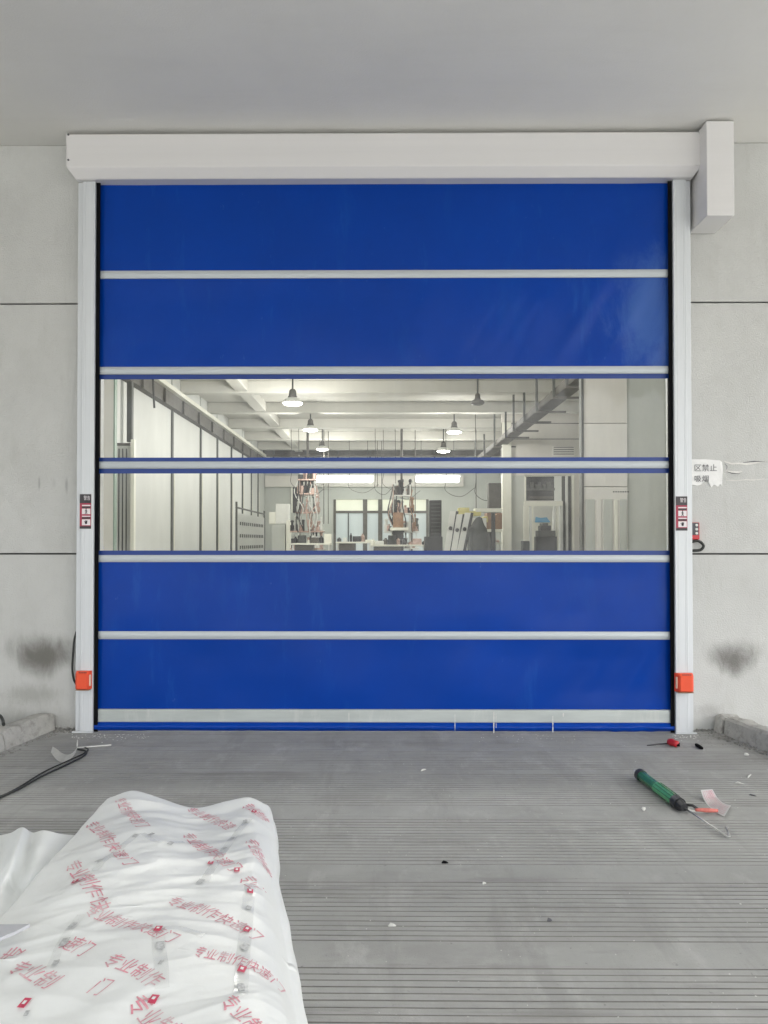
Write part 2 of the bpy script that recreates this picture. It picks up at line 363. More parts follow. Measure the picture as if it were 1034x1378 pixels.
# ---- grooved concrete apron in front of the door (grooves are cut into the mesh)
def floor_prof():
    pts = []; y = 0.9
    plains = [(1.97, 2.09), (2.62, 2.79), (3.27, 3.44), (3.995, 4.19), (4.80, 4.86), (5.30, 5.36)]
    gr = []
    while y < 5.74:
        if not any(a - 0.004 < y < b for a, b in plains):
            gr.append((y, random.choice([0.004, 0.0045, 0.005, 0.0035, 0.003])))
        y += 0.0365 + random.uniform(-0.0015, 0.0015)
    return gr
grv = floor_prof()
bm = bmesh.new()
NX = 110; X0, X1 = -3.9, 3.9
rows = []   # (y, z, isgroove)
rows.append((-4.5, 0)); rows.append((0.5, 0))
for y, wd in grv:
    rows += [(y - wd / 2 - 0.001, 0), (y - wd / 2, -0.006), (y + wd / 2, -0.006), (y + wd / 2 + 0.001, 0)]
rows += [(5.83, 0)]
G = []
for j, (y, z) in enumerate(rows):
    gi = (j - 2) // 4 if 2 <= j < len(rows) - 1 else -1
    row = []
    for i in range(NX + 1):
        x = X0 + (X1 - X0) * i / NX
        dep = 1.0
        if gi >= 0:
            nn = noise.noise(Vector((x * 0.9, gi * 0.37, 2.0)))
            dep = max(0.08, min(0.9, 0.6 + 1.2 * nn + 0.5 * noise.noise(Vector((x * 4, gi * 2.1, 8))))) * (0.55 if y > 4.9 else 1)
            yy = y + 0.0035 * noise.noise(Vector((x * 0.8, gi * 0.3, 5.0))) + 0.0012 * noise.noise(Vector((x * 6, gi * 3.3, 9.0)))
        else: yy = y
        zz = z * dep + 0.0012 * noise.noise(Vector((x * 1.2, y * 1.2, 0)))
        row.append(bm.verts.new((x, yy, zz)))
    G.append(row)
for j in range(len(rows) - 1):
    g = (rows[j][1] < 0) or (rows[j + 1][1] < 0)
    for i in range(NX):
        f = bm.faces.new((G[j][i], G[j][i + 1], G[j + 1][i + 1], G[j + 1][i])); f.material_index = 1 if g else 0
ob('apron_floor', bm, ['floor', 'groove'], kind='structure')
# ground either side of and beside the kerbs
bm = bmesh.new(); box(bm, (-15, -3.0, -0.025), (X0 - 0.002, 5.88, -0.004)); box(bm, (X1 + 0.002, -3, -0.025), (9, 5.88, -0.004))
box(bm, (-2.6, 5.832, -0.02), (2.6, 5.90, -0.006))
ob('side_floor', bm, 'floor', kind='structure')
# hall floor
bm = bmesh.new(); box(bm, (-6.0, 5.902, -0.02), (7.6, 31.0, -0.004)); ob('hall_floor', bm, 'yard', kind='structure')

# ---- canopy over the door
CAN_Y = -4.6
bm = bmesh.new(); box(bm, (-15, CAN_Y, CEIL), (8.0, 6.2, CEIL + 0.22))
ob('canopy_ceiling', bm, 'ceil', kind='structure')
# columns that carry the canopy (outside the frame)
# ---- outer wall, with recessed dark joints between the panels
zj = lambda py: 1.5 + (727 - py) * YW / F
Z1, Z2 = zj(745.5), zj(406.5)
LX, RX = -2.36, 2.40      # opening jambs, hidden behind the guide posts
wall = thing('outer_wall', 'pale grey rendered wall around the blue door, split by thin black horizontal joints', 'wall', (0, YW, 0))
def wallpan(x0, x1, z0, z1, name='wall_panel'):
    pbox(name, (x0, YW, z0), (x1, YW + 0.03, z1), 'wall', wall, bev=0.004)
for x0, x1 in ((-15, LX), (RX, 9)):
    g = 0.006
    for z0, z1 in ((-0.02, Z1 - g), (Z1 + g, Z2 - g), (Z2 + g, CEIL - 0.002)):
        wallpan(x0, x1, z0, z1)
    pbox('joint_backing', (x0, YW + 0.032, -0.02), (x1, YW + 0.25, CEIL - 0.003), 'joint', wall)
wallpan(LX + 0.003, RX - 0.003, 4.20, CEIL - 0.002, 'lintel')
pbox('joint_backing', (LX + 0.003, YW + 0.032, 4.20), (RX - 0.003, YW + 0.25, CEIL - 0.003), 'joint', wall)
# stains on the wall
def wx(px): return at(px, 800, YW).x
overlay(M['wall'], blob(wx(57), zj(884), 0.30, 0.21, 0.85, 4.5, tri=0.5, wob=0.6), (0.10, 0.095, 0.08))
overlay(M['wall'], blob(wx(45), zj(935), 0.30, 0.10, 0.45, 14, wob=0.7), (0.20, 0.195, 0.17))
overlay(M['wall'], blob(wx(988), zj(888), 0.22, 0.17, 0.9, 6, tri=0.5, wob=0.55), (0.14, 0.135, 0.125))
overlay(M['wall'], blob(wx(-10), zj(975), 0.8, 0.22, 0.5, 8, wob=0.6), (0.24, 0.235, 0.21))
overlay(M['wall'], blob(wx(955), zj(955), 0.13, 0.07, 0.35, 20, wob=0.8), (0.22, 0.21, 0.20))
overlay(M['wall'], blob(wx(52), zj(651), 0.012, 0.07, 0.5, 30, wob=0.4), (0.22, 0.22, 0.22))
overlay(M['wall'], blob(wx(89), zj(653), 0.015, 0.075, 0.5, 30, wob=0.4), (0.25, 0.25, 0.25))
overlay(M['wall'], blob(wx(72), zj(650), 0.02, 0.05, 0.25, 30, wob=0.4), (0.3, 0.3, 0.3))

# ---- kerbs running out from the wall on both sides
def kerb(p0, p1, side, label, h=0.135, wdt=0.16):
    """p0 at the wall, p1 toward the camera: line of the inner bottom edge on the floor"""
    t = thing('kerb', label, 'kerb', (p0.x, p0.y, 0), group='concrete kerbs either side of the door')
    d = (p1 - p0).normalized(); nrm = Vector((-d.y, d.x, 0)) * side
    L = (p1 - p0).length; s = 0.0; k = 0
    lens = [0.10, 0.62, 0.7, 0.75, 0.8, 0.8, 0.8, 0.8] if side > 0 else [0.60, 0.75, 0.8, 0.8, 0.8, 0.8, 0.8]
    for ln in lens:
        if s > L: break
        bm = bmesh.new(); a = p0 + d * (s + 0.006); b = p0 + d * (s + ln - 0.006)
        n_ = max(2, int(ln / 0.06)); rings = []
        for i in range(n_ + 1):
            c = a.lerp(b, i / n_)
            prof = [(0.0, -0.01), (0.004, h * 0.45), (0.012, h * 0.86), (0.035, h), (wdt * 0.6, h + 0.003), (wdt, h - 0.006), (wdt, -0.01)]
            ring = []
            for q, (o_, z_) in enumerate(prof):
                e = 1 if 0 < i < n_ else 0.4
                jit = 0.011 * noise.noise(Vector((c.x * 9 + q * 3.1, c.y * 9, q * 1.7 + side))) + 0.006 * noise.noise(Vector((c.x * 40, c.y * 40, q * 5)))
                v = c + nrm * (o_ + jit) + Vector((0, 0, z_ + (jit if z_ > 0.01 else 0) - (0.01 if i in (0, n_) and z_ > 0.1 else 0)))
                ring.append(bm.verts.new(v))
            rings.append(ring)
        for A, B in zip(rings, rings[1:]):
            for q in range(6): bm.faces.new((A[q], A[q + 1], B[q + 1], B[q]))
        bm.faces.new(rings[0]); bm.faces.new(rings[-1][::-1])
        bmesh.ops.recalc_face_normals(bm, faces=bm.faces)
        shift(bm, t); ob('kerb_stone', bm, 'kerb', t); s += ln + (0.012 if k == 0 and side > 0 else 0.0); k += 1
    return t
kl0 = onz(75, 982); kl1 = onz(0, 1013); kl0.y = 5.86
kr0 = onz(962, 984); kr1 = onz(1034, 1013); kr0.y = 5.86
kerb(kl0, kl0 + (kl1 - kl0).normalized() * 4.4, -1, 'rough concrete kerb at the foot of the wall left of the door')
kerb(kr0, kr0 + (kr1 - kr0).normalized() * 4.4, 1, 'rough concrete kerb at the foot of the wall right of the door')

# ================================================================== THE DOOR
YH, YP, YC = 5.68, 5.77, 5.835
door = thing('roller_door', 'tall blue high-speed roller door with two clear window bands and silver bars', 'roller door', (0, YP, 0))
zc = lambda py, Y=YC: 1.5 + (727 - py) * Y / F
xc = lambda px, Y: at(px, 727, Y).x
# housing
hx0, hx1 = xc(86.5, YH), xc(949, YH)
zt, zk, zb = zc(174, YH), zc(220, YH), 4.327
bm = bmesh.new()
prism(bm, [(YH, zt - 0.012), (YH + 0.01, zt), (5.895, zt), (5.895, zb), (5.743, zb), (5.735, zb + 0.004), (YH + 0.002, zk - 0.004), (YH, zk + 0.004)],
      hx0 + 0.004, hx1 - 0.004, [0, 0, 0, 0.045, 0.045, 0.045, 0.004, 0])
shift(bm, door); hous = ob('roll_housing', bm, 'housing', door)
for x0, x1, s in ((hx0 - 0.002, hx0 + 0.003, 1), (hx1 - 0.003, hx1 + 0.002, -1)):
    bm = bmesh.new(); prism(bm, [(YH - 0.003, zt), (5.893, zt + 0.003), (5.893, zk), (YH - 0.003, zk + 0.002)], x0, x1); shift(bm, door)
    ec = ob('end_cap', bm, 'housing', hous)
for px, py in ((92, 181), (92, 215), (944, 178), (945, 214)):
    p = at(px, py, YH - 0.004); bm = bmesh.new(); cyl(bm, p, p + Vector((0, 0.01, 0)), 0.008, n=10); shift(bm, door); ob('rivet', bm, 'ink', hous)
# motor cover
mx0, mx1, my = xc(954.5, 5.56), xc(992, 5.56), 5.56
mz0, mz1 = 1.5 + 438 * 5.56 / F, 4.668
pbox('motor_cover', (mx0, my, mz0), (mx1, YW - 0.004, mz1), 'housing', door, bev=0.006, seg=2)
0 and pbox('cover_flange', (mx0 - 0.012, my + 0.02, mz0 + 0.01), (mx0 - 0.002, YW - 0.02, mz1 - 0.01), 'black', door)
# guide posts
PT = zb - 0.002
def post(xi, xo, label):
    s = 1 if xo > xi else -1
    W = abs(xo - xi)
    prof = []   # (x from inner edge, y)
    yf = YP
    prof = [(0, 5.895), (0, yf + 0.003), (0.003, yf)]
    for g in (0.018, W * 0.50, W * 0.58):
        prof += [(g, yf), (g + 0.002, yf + 0.0015), (g + 0.0045, yf + 0.0015), (g + 0.0065, yf)]
    prof += [(W - 0.047, yf), (W - 0.044, yf + 0.003), (W - 0.044, yf + 0.022), (W - 0.003, yf + 0.022), (W, yf + 0.025), (W, 5.895)]
    bm = bmesh.new()
    A = [bm.verts.new((xi + s * a, y, 0.0)) for a, y in prof]; B = [bm.verts.new((xi + s * a, y, PT)) for a, y in prof]
    for k in range(len(prof)): bm.faces.new((A[k], A[(k + 1) % len(prof)], B[(k + 1) % len(prof)], B[k]))
    bm.faces.new(A); bm.faces.new(B); bmesh.ops.recalc_face_normals(bm, faces=bm.faces)
    shift(bm, door); p = ob('guide_post', bm, 'alu', door, label=label)
    q = bmesh.new(); x0_ = xi - s * 0.0015; box(q, (min(x0_, x0_ - s * 0.030), YP + 0.022, 0.002), (max(x0_, x0_ - s * 0.030), YP + 0.030, PT)); shift(q, door)
    ob('brush_seal', q, 'black', p)
    q = bmesh.new(); box(q, (min(x0_, x0_ - s * 0.005), YP + 0.032, 0.002), (max(x0_, x0_ - s * 0.005), YP + 0.12, PT)); shift(q, door)
    ob('brush_seal', q, 'black', p)
    # bolted foot
    q = bmesh.new(); box(q, (min(xi, xo) - 0.01, YP - 0.02, 0.001), (max(xi, xo) + 0.01, YP - 0.002, 0.012), 0.002); shift(q, door); ob('foot_plate', q, 'alu', p)
    return p
pl_i, pl_o = at(126, 700, YP).x, at(101.5, 700, YP).x
pr_i, pr_o = at(908.5, 700, YP).x, at(933.5, 700, YP).x
post(pl_i, pl_o, 'left silver guide post with an orange sensor and a red sticker'); post(pr_i, pr_o, 'right silver guide post with an orange sensor and a red sticker')
# curtain
curt = bpy.data.objects.new('curtain', None); C.objects.link(curt); curt.parent = door
cx0, cx1 = pl_i + 0.004, pr_i - 0.004
def wav(x, z, amp):
    # gentle sag plus slanting ripples that grow towards the right-hand side
    k = 0.5 + 1.1 / (1 + math.exp(-(x - 1.2) * 2.5))
    rip = noise.noise(Vector(((x - z * 0.45) * 4.2, z * 0.8, 11.0)))
    return amp * (noise.noise(Vector((x * 1.1, z * 0.7, 3.3))) + 0.35 * noise.noise(Vector((x * 3.1, z * 1.6, 7.7))) + 0.30 * k * rip + 0.10 * k * noise.noise(Vector(((x - z * 0.6) * 11, z * 2.0, 4.0))))
def sheet_part(name, z0, z1, m, amp, seed=0, nz=None, X0_=None, X1_=None, dy=0.0):
    bm = bmesh.new(); nx = 180; nz = nz or max(2, int((z1 - z0) / 0.035)); g = []
    xa, xb = X0_ or cx0, X1_ or cx1
    for j in range(nz + 1):
        z = z0 + (z1 - z0) * j / nz; ez = min(1, 4 * min(j / nz, 1 - j / nz)) if nz > 2 else 0
        row = []
        for i in range(nx + 1):
            x = xa + (xb - xa) * i / nx
            row.append(bm.verts.new((x, YC + dy + wav(x, z + seed, amp) * (0.25 + 0.75 * ez), z)))
        g.append(row)
    for j in range(nz):
        for i in range(nx): bm.faces.new((g[j][i], g[j][i + 1], g[j + 1][i + 1], g[j + 1][i]))
    shift(bm, door); return ob(name, bm, m, curt, smooth=True)
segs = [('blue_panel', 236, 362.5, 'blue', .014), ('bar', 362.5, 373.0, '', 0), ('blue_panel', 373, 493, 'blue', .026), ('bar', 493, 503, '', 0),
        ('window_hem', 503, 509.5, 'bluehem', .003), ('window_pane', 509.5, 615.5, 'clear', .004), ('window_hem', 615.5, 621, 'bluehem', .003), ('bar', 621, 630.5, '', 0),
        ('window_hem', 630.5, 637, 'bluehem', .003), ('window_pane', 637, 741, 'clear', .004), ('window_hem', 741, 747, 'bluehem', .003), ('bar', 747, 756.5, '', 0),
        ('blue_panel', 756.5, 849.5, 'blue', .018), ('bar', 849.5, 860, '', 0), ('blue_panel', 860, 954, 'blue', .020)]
bx0, bx1 = at(131, 700, YC - 0.02).x, at(901, 700, YC - 0.02).x
for nm, ya, yb, m, amp in segs:
    z1_, z0_ = zc(ya), zc(yb)
    if nm == 'bar':
        yy = YC - 0.018
        bm = bmesh.new(); h = z1_ - z0_
        prism(bm, [(YC + 0.02, z0_), (yy + 0.006, z0_), (yy, z0_ + h * 0.25), (yy - 0.002, z0_ + h * 0.5), (yy, z0_ + h * 0.75), (yy + 0.006, z1_), (YC + 0.02, z1_)], bx0, bx1)
        shift(bm, door); ob('curtain_bar', bm, 'alubar', curt, smooth=False)
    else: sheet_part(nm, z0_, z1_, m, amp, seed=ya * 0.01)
# bottom bar and skirt
zb1, zb0 = zc(953.5), zc(970.5)
bm = bmesh.new(); yy = YC - 0.028
prism(bm, [(YC + 0.02, zb0), (yy + 0.004, zb0), (yy, zb0 + 0.006), (yy, zb1 - 0.006), (yy + 0.004, zb1), (YC + 0.02, zb1)], at(126, 960, yy).x + 0.03, at(903.5, 960, yy).x)
shift(bm, door); ob('bottom_bar', bm, 'bottombar', curt)
bm = bmesh.new(); g = []; nx = 160
for j in range(9):
    row = []
    for i in range(nx + 1):
        x = cx0 + (cx1 - cx0) * i / nx; t = j / 8
        k = math.exp(-((x - 2.0) / 0.5) ** 2) * 2.2 + 1.0
        y = YC - 0.022 - 0.028 * math.sin(t * math.pi) + 0.006 * t * k * noise.noise(Vector((x * 5, t * 1.5, 1))) + 0.004 * k * noise.noise(Vector((x * 14, t * 3, 4)))
        row.append(bm.verts.new((x, y, zb0 - 0.0 - t * (zb0 - 0.004))))
    g.append(row)
for j in range(8):
    for i in range(nx): bm.faces.new((g[j][i], g[j][i + 1], g[j + 1][i + 1], g[j + 1][i]))
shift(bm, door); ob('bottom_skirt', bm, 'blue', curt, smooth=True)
# paint drips on the bottom bar
bm = bmesh.new()
for px, wpx, y0_, y1_ in ((612, 2, 958, 980), (664, 3, 955, 983), (667, 1.5, 957, 976), (743, 2.5, 960, 982), (470, 2, 956, 968), (757, 3, 956, 961)):
    for k in range(6):
        ta, tb = k / 6, (k + 1) / 6
        za, zb_ = zc(y0_ + (y1_ - y0_) * ta), zc(y0_ + (y1_ - y0_) * tb); xx = at(px, 960, yy).x; hw = wpx / 2 * 0.0034 * (1 - 0.6 * abs(ta - .3)) * random.uniform(.6, 1.2)
        bm.faces.new([bm.verts.new(q) for q in ((xx - hw, YC - 0.058, za), (xx + hw, YC - 0.058, za), (xx + hw, YC - 0.058, zb_), (xx - hw, YC - 0.058, zb_))])
shift(bm, door); ob('plaster_drips', bm, 'debris', curt, kind='stuff')
# dark inner cover above the curtain
# sensors
def sensor(px0, px1, py0, py1, side, lab):
    Y = 5.715; a = at(px0, py1, Y); b = at(px1, py0, Y)
    bm = bmesh.new()
    W = b.x - a.x; H = b.z - a.z
    prof = [(0.0, 0), (W * 0.06, -0.04), (W * 0.2, -0.055), (W * 0.80, -0.055), (W * 0.86, -0.045), (W, 0)]
    if side < 0: pass
    zs = [(0, 0.75), (0.06, 1.0), (0.86, 1.0), (1.0, 0.55)]
    rings = []
    for t, k in zs:
        rings.append([bm.verts.new((a.x + (x_ if side < 0 else W - x_), YP - 0.001 + y_ * k, a.z + H * t)) for x_, y_ in prof])
    for A, B in zip(rings, rings[1:]):
        for q in range(5): bm.faces.new((A[q], A[q + 1], B[q + 1], B[q]))
    bm.faces.new(rings[0]); bm.faces.new(rings[-1]); bmesh.ops.recalc_face_normals(bm, faces=bm.faces)
    shift(bm, door); s = ob('safety_sensor', bm, 'orange', door, label=lab)
    inx = a.x + W * (0.90 if side < 0 else 0.10)
    q = bmesh.new(); box(q, (inx - 0.010, YP - 0.032, a.z + H * 0.18), (inx + 0.010, YP - 0.012, a.z + H * 0.8), 0.002); shift(q, door); ob('sensor_lens', q, 'pale', s)
    q = bmesh.new(); box(q, (a.x + W * 0.08, YP - 0.05, a.z - 0.006), (b.x - W * 0.06, YP - 0.003, a.z - 0.0005), 0.001); shift(q, door); ob('sensor_base', q, 'brown', s)
    q = bmesh.new(); text_flat(q, '-----', (a.x + W * 0.3, YP - 0.0505, a.z + H * 0.94), (1, 0, 0), (0, 0.3, 1), W * 0.5, 0.006); shift(q, door); ob('sensor_print', q, 'stick_dark', s)
sensor(99.5, 120.5, 904, 928.5, -1, 'orange sensor on the left post'); sensor(911.5, 936, 907, 932, 1, 'orange sensor on the right post')
# stickers with print
def sticker(px0, px1, py0, py1, lab):
    Y = YP - 0.0015; a = at(px0, py1, Y); b = at(px1, py0, Y); W, H = b.x - a.x, b.z - a.z
    bm = bmesh.new(); box(bm, (a.x, Y - 0.0005, a.z), (b.x, YP - 0.0003, b.z)); shift(bm, door)
    s = ob('warning_sticker', bm, 'stick_red', door, label=lab)
    def rect(name, x0, x1, z0, z1, m, k=1):
        q = bmesh.new(); yy = Y - 0.0005 - 0.0012 * k
        box(q, (a.x + W * x0, yy, a.z + H * z0), (a.x + W * x1, yy + 0.0008, a.z + H * z1)); shift(q, door); ob(name, q, m, s)
    rect('sticker_header', 0, 1, 0.74, 1, 'stick_dark'); rect('sticker_footer', 0, 1, 0.0, 0.075, 'stick_dark')
    rect('pictogram_field', 0.2, 0.94, 0.42, 0.58, 'white_print'); rect('pictogram_field', 0.2, 0.94, 0.10, 0.27, 'white_print')
    rect('caption_bar', 0.2, 0.94, 0.655, 0.69, 'white_print'); rect('caption_bar', 0.2, 0.94, 0.345, 0.375, 'white_print')
    rect('caption_bar', 0.2, 0.94, 0.595, 0.645, 'stick_dark'); rect('caption_bar', 0.2, 0.94, 0.285, 0.335, 'stick_dark')
    q = bmesh.new(); text_flat(q, '警告', (a.x + W * 0.36, Y - 0.0032, a.z + H * 0.89), (1, 0, 0), (0, 0, 1), W * 0.56, H * 0.13); shift(q, door); ob('header_print', q, 'white_print', s)
    # walking figure and an open hand
    q = bmesh.new(); yy = Y - 0.0035
    cx_, cz_ = a.x + W * 0.57, a.z + H * 0.50
    bmesh.ops.create_circle(q, cap_ends=True, segments=10, radius=0.005, matrix=Matrix.Translation((cx_, yy, cz_ + 0.018)) @ Matrix.Rotation(R(90), 4, 'X'))
    for (xa, za), (xb, zb2), t_ in (((0, .012), (0, -.003), .004), ((0, -.003), (.008, -.02), .0025), ((0, -.003), (-.008, -.02), .0025), ((0, .01), (.010, 0), .002), ((0, .01), (-.010, .002), .002)):
        p_, r_ = Vector((cx_ + xa, yy, cz_ + za)), Vector((cx_ + xb, yy, cz_ + zb2)); n_ = (r_ - p_).cross(Vector((0, 1, 0))).normalized() * t_
        q.faces.new([q.verts.new(v) for v in (p_ - n_, p_ + n_, r_ + n_, r_ - n_)])
    cz_ = a.z + H * 0.17
    bmesh.ops.create_circle(q, cap_ends=True, segments=10, radius=0.010, matrix=Matrix.Translation((cx_, yy, cz_)) @ Matrix.Rotation(R(90), 4, 'X'))
    for an in (-50, -18, 0, 18, 36):
        d_ = Vector((math.sin(R(an)), 0, math.cos(R(an)))); p_, r_ = Vector((cx_, yy, cz_)), Vector((cx_, yy, cz_)) + d_ * 0.02; n_ = d_.cross(Vector((0, 1, 0))) * .002
        q.faces.new([q.verts.new(v) for v in (p_ - n_, p_ + n_, r_ + n_, r_ - n_)])
    shift(q, door); ob('pictogram', q, 'stick_dark', s, kind='stuff')
sticker(107.5, 123, 665, 711.5, 'red and black sticker on the left post'); sticker(910, 925, 668, 714, 'red and black sticker on the right post')

# ================================================================== WALL THINGS
# push-button box half hidden behind the right post
p = at(937, 713, 5.87)
sw = thing('button_box', 'red push button box on the wall peeking out behind the right post', 'switch', (p.x, YW, p.z))
a, b = at(926, 726, 5.86), at(941.5, 703, 5.86)
pbox('case', (a.x, 5.855, a.z), (b.x, YW - 0.001, b.z), 'red', sw, bev=0.006, seg=2)
pbox('face_plate', (a.x + 0.006, 5.850, a.z + 0.035), (b.x - 0.010, 5.8545, b.z - 0.004), 'ink', sw, bev=0.001)
for k, m in enumerate(('whitem', 'whitem', 'whitem')):
    zz = b.z - 0.022 - k * 0.032
    bm = bmesh.new(); cyl(bm, (b.x - 0.028, 5.843, zz), (b.x - 0.028, 5.8495, zz), 0.010, n=14); shift(bm, sw); ob('button', bm, m, sw)
pa = [at(931, 729, 5.875), at(940, 728, 5.872), at(947, 734, 5.868), at(943, 740, 5.868), at(933, 741, 5.872), at(927, 741, 5.876)]
bm = bmesh.new(); tube(bm, cr(pa, 8), 0.011, 10)
tag(ob('cable_loop', bm, 'cable', smooth=True), 'short loop of thick black cable sticking out behind the right post', 'cable')
# torn paper notice
ntc_pts = [(934, 618), (950, 618), (969, 619.5), (972, 622), (973, 630), (972.5, 641), (972, 655), (969.5, 651), (966.5, 655), (961, 652), (957.5, 656), (954, 649), (951.5, 645), (948, 648.5), (944, 652), (939, 653.5), (934, 652.5), (928, 652.5), (928, 618)]
bm = bmesh.new(); vs_ = [bm.verts.new(at(x, y, YW - 0.004 - 0.002 * (i % 3))) for i, (x, y) in enumerate(ntc_pts)]
f = bm.faces.new(vs_); bmesh.ops.triangulate(bm, faces=[f])
r_ = bmesh.ops.extrude_face_region(bm, geom=bm.faces[:]); bmesh.ops.translate(bm, verts=[v for v in r_['geom'] if isinstance(v, bmesh.types.BMVert)], vec=(0, 0.0012, 0))
bmesh.ops.recalc_face_normals(bm, faces=bm.faces)
p = at(950, 636, YW); nt = thing('paper_notice', 'torn white paper notice with grey Chinese characters right of the door', 'notice', (p.x, p.y, p.z))
shift(bm, nt); ob('paper', bm, 'paper', nt)
for body, x0, x1, yc, hh in (('区禁止', 935, 965, 629.5, 9.5), ('吸烟', 935, 954, 644, 8.5)):
    a, b = at(x0, yc, YW - 0.0095), at(x1, yc, YW - 0.0095); bm = bmesh.new()
    text_flat(bm, body, a, (1, 0, 0), (0, 0, 1), b.x - a.x, hh * 0.0059); shift(bm, nt); ob('lettering', bm, 'ink', nt)
# tape left on the wall
tr = thing('tape_remnant', 'torn strips of old clear tape on the wall beside the paper notice', 'tape', tuple(at(1005, 635, YW)))
def ribbon(bm, pts, hw, Y):
    prev = None
    for (x, y), h in zip(pts, hw):
        p_ = at(x, y, Y); q = (bm.verts.new(p_ + Vector((0, 0, h))), bm.verts.new(p_ - Vector((0, 0, h))))
        if prev: bm.faces.new((prev[0], q[0], q[1], prev[1]))
        prev = q
for pts, hw in (([(975, 621), (985, 624), (995, 623.5), (1005, 624.5), (1015, 623), (1028, 621)], [.004, .008, .007, .010, .006, .004]),
                ([(977, 634), (985, 635.5), (992, 636), (999, 634)], [.003, .010, .012, .003]),
                ([(977, 646), (990, 647), (1003, 645.5), (1015, 646), (1028, 644.5)], [.003, .004, .003, .005, .003])):
    bm = bmesh.new(); ribbon(bm, pts, hw, YW - 0.004); shift(bm, tr); ob('tape_strip', bm, 'tape_rem', tr)
bm = bmesh.new(); ribbon(bm, [(974, 633), (990, 634), (1010, 633.5), (1034, 632)], [.07, .07, .07, .07], YW - 0.002); shift(bm, tr); ob('tape_film', bm, 'tape', tr)
for pts in ([(978, 634.5), (986, 637), (996, 637.5)], [(1000, 622.5), (1015, 620.8), (1029, 621.5)], [(976, 624), (979, 628), (977, 633)]):
    bm = bmesh.new(); ribbon(bm, pts, [.0015, .004, .0015], YW - 0.0055); shift(bm, tr); ob('tape_edge', bm, 'ink', tr)

# ================================================================== THINGS LYING ON THE FLOOR
# sausage gun with green barrel
A_, B_ = onz(861, 1042, 0.035), onz(920, 1086, 0.035)
gun = thing('caulking_gun', 'green caulking gun with bent steel rod lying on the grooved floor', 'caulking gun', (A_.x, A_.y, 0))
ax = (B_ - A_).normalized(); L_ = (B_ - A_).length
def seg(name, t0, t1, r0, r1, m, parent=gun, n=20):
    bm = bmesh.new(); cyl(bm, A_ + ax * (L_ * t0), A_ + ax * (L_ * t1), r0, r1, n=n); shift(bm, parent); return ob(name, bm, m, parent)
bl = seg('barrel', 0.04, 0.52, 0.031, 0.031, 'green'); seg('sleeve', 0.44, 0.86, 0.034, 0.034, 'greenlt')
seg('end_ring', 0.0, 0.07, 0.036, 0.036, 'dark'); seg('end_ring', 0.84, 0.93, 0.037, 0.035, 'dark'); seg('grip_housing', 0.93, 1.02, 0.030, 0.02, 'dark')
seg('nozzle', -0.14, 0.0, 0.007, 0.016, 'nozzle')
for k in range(5):   # ribs along the sleeve
    an = R(20 + 32 * k); pr = ax.cross(Vector((0, 0, 1))).normalized(); o_ = pr * math.cos(an) * 0.035 + Vector((0, 0, 1)) * math.sin(an) * 0.035
    bm = bmesh.new(); cyl(bm, A_ + ax * L_ * 0.46 + o_, A_ + ax * L_ * 0.84 + o_, 0.0025, n=6); shift(bm, gun); ob('sleeve_rib', bm, 'green', gun)
r0, r1, r2 = onz(921, 1087, 0.03), onz(981, 1127, 0.012), onz(977, 1113, 0.02)
bm = bmesh.new(); tube(bm, [r0, r0.lerp(r1, .5), r1 - (r1 - r0).normalized() * .01, r1 + Vector((.006, 0.004, .002)), r1 + (r2 - r1) * .3 + Vector((.006, 0, 0)), r2], 0.005, 8); shift(bm, gun); ob('plunger_rod', bm, 'steel', gun, smooth=True)
h0, h1, h2 = onz(922, 1083, 0.03), onz(941, 1090, 0.02), onz(966, 1091, 0.018)
bm = bmesh.new(); tube(bm, [h0, h0.lerp(h1, .6) + Vector((0, 0.01, .01)), h1], 0.008, 8); shift(bm, gun); ob('trigger', bm, 'darksteel', gun, smooth=True)
bm = bmesh.new(); tube(bm, [h1 - Vector((.02, 0, 0)), h1, h1.lerp(h2, .5), h2], [.008, .010, .012, .009], 10); shift(bm, gun); ob('handle', bm, 'coral', gun, smooth=True)
bm = bmesh.new(); tube(bm, cr([onz(922, 1088, .02), onz(930, 1091, .012), onz(944, 1092, .012), onz(953, 1091, .012)], 6), 0.006, 8); shift(bm, gun); ob('handle', bm, 'debris', gun, smooth=True)
# curved white card with rows of red dots
cA, cB, cC, cD = onz(943, 1064, .03), onz(959, 1063, .03), onz(983, 1083, .002), onz(975, 1099, .002)
crd = thing('dotted_card', 'curled white card with rows of small red dots beside the caulking gun', 'card', (cA.x, cA.y, 0))
cl_, crr = cr([onz(943, 1063, .045), onz(949, 1079, .004), onz(962, 1092, .003), onz(975, 1099, .014)], 6), cr([onz(959, 1062, .045), onz(965, 1072, .006), onz(973, 1080, .003), onz(984, 1084, .014)], 6)
bm = bmesh.new(); g = [[bm.verts.new(a.lerp(b, k / 6)) for k in range(7)] for a, b in zip(cl_, crr)]
for p_, q_ in zip(g, g[1:]):
    for k in range(6): bm.faces.new((p_[k], p_[k + 1], q_[k + 1], q_[k]))
r_ = bmesh.ops.solidify(bm, geom=bm.faces[:], thickness=0.0008); shift(bm, crd); ob('card_sheet', bm, 'paper', crd, smooth=True)
bm = bmesh.new()
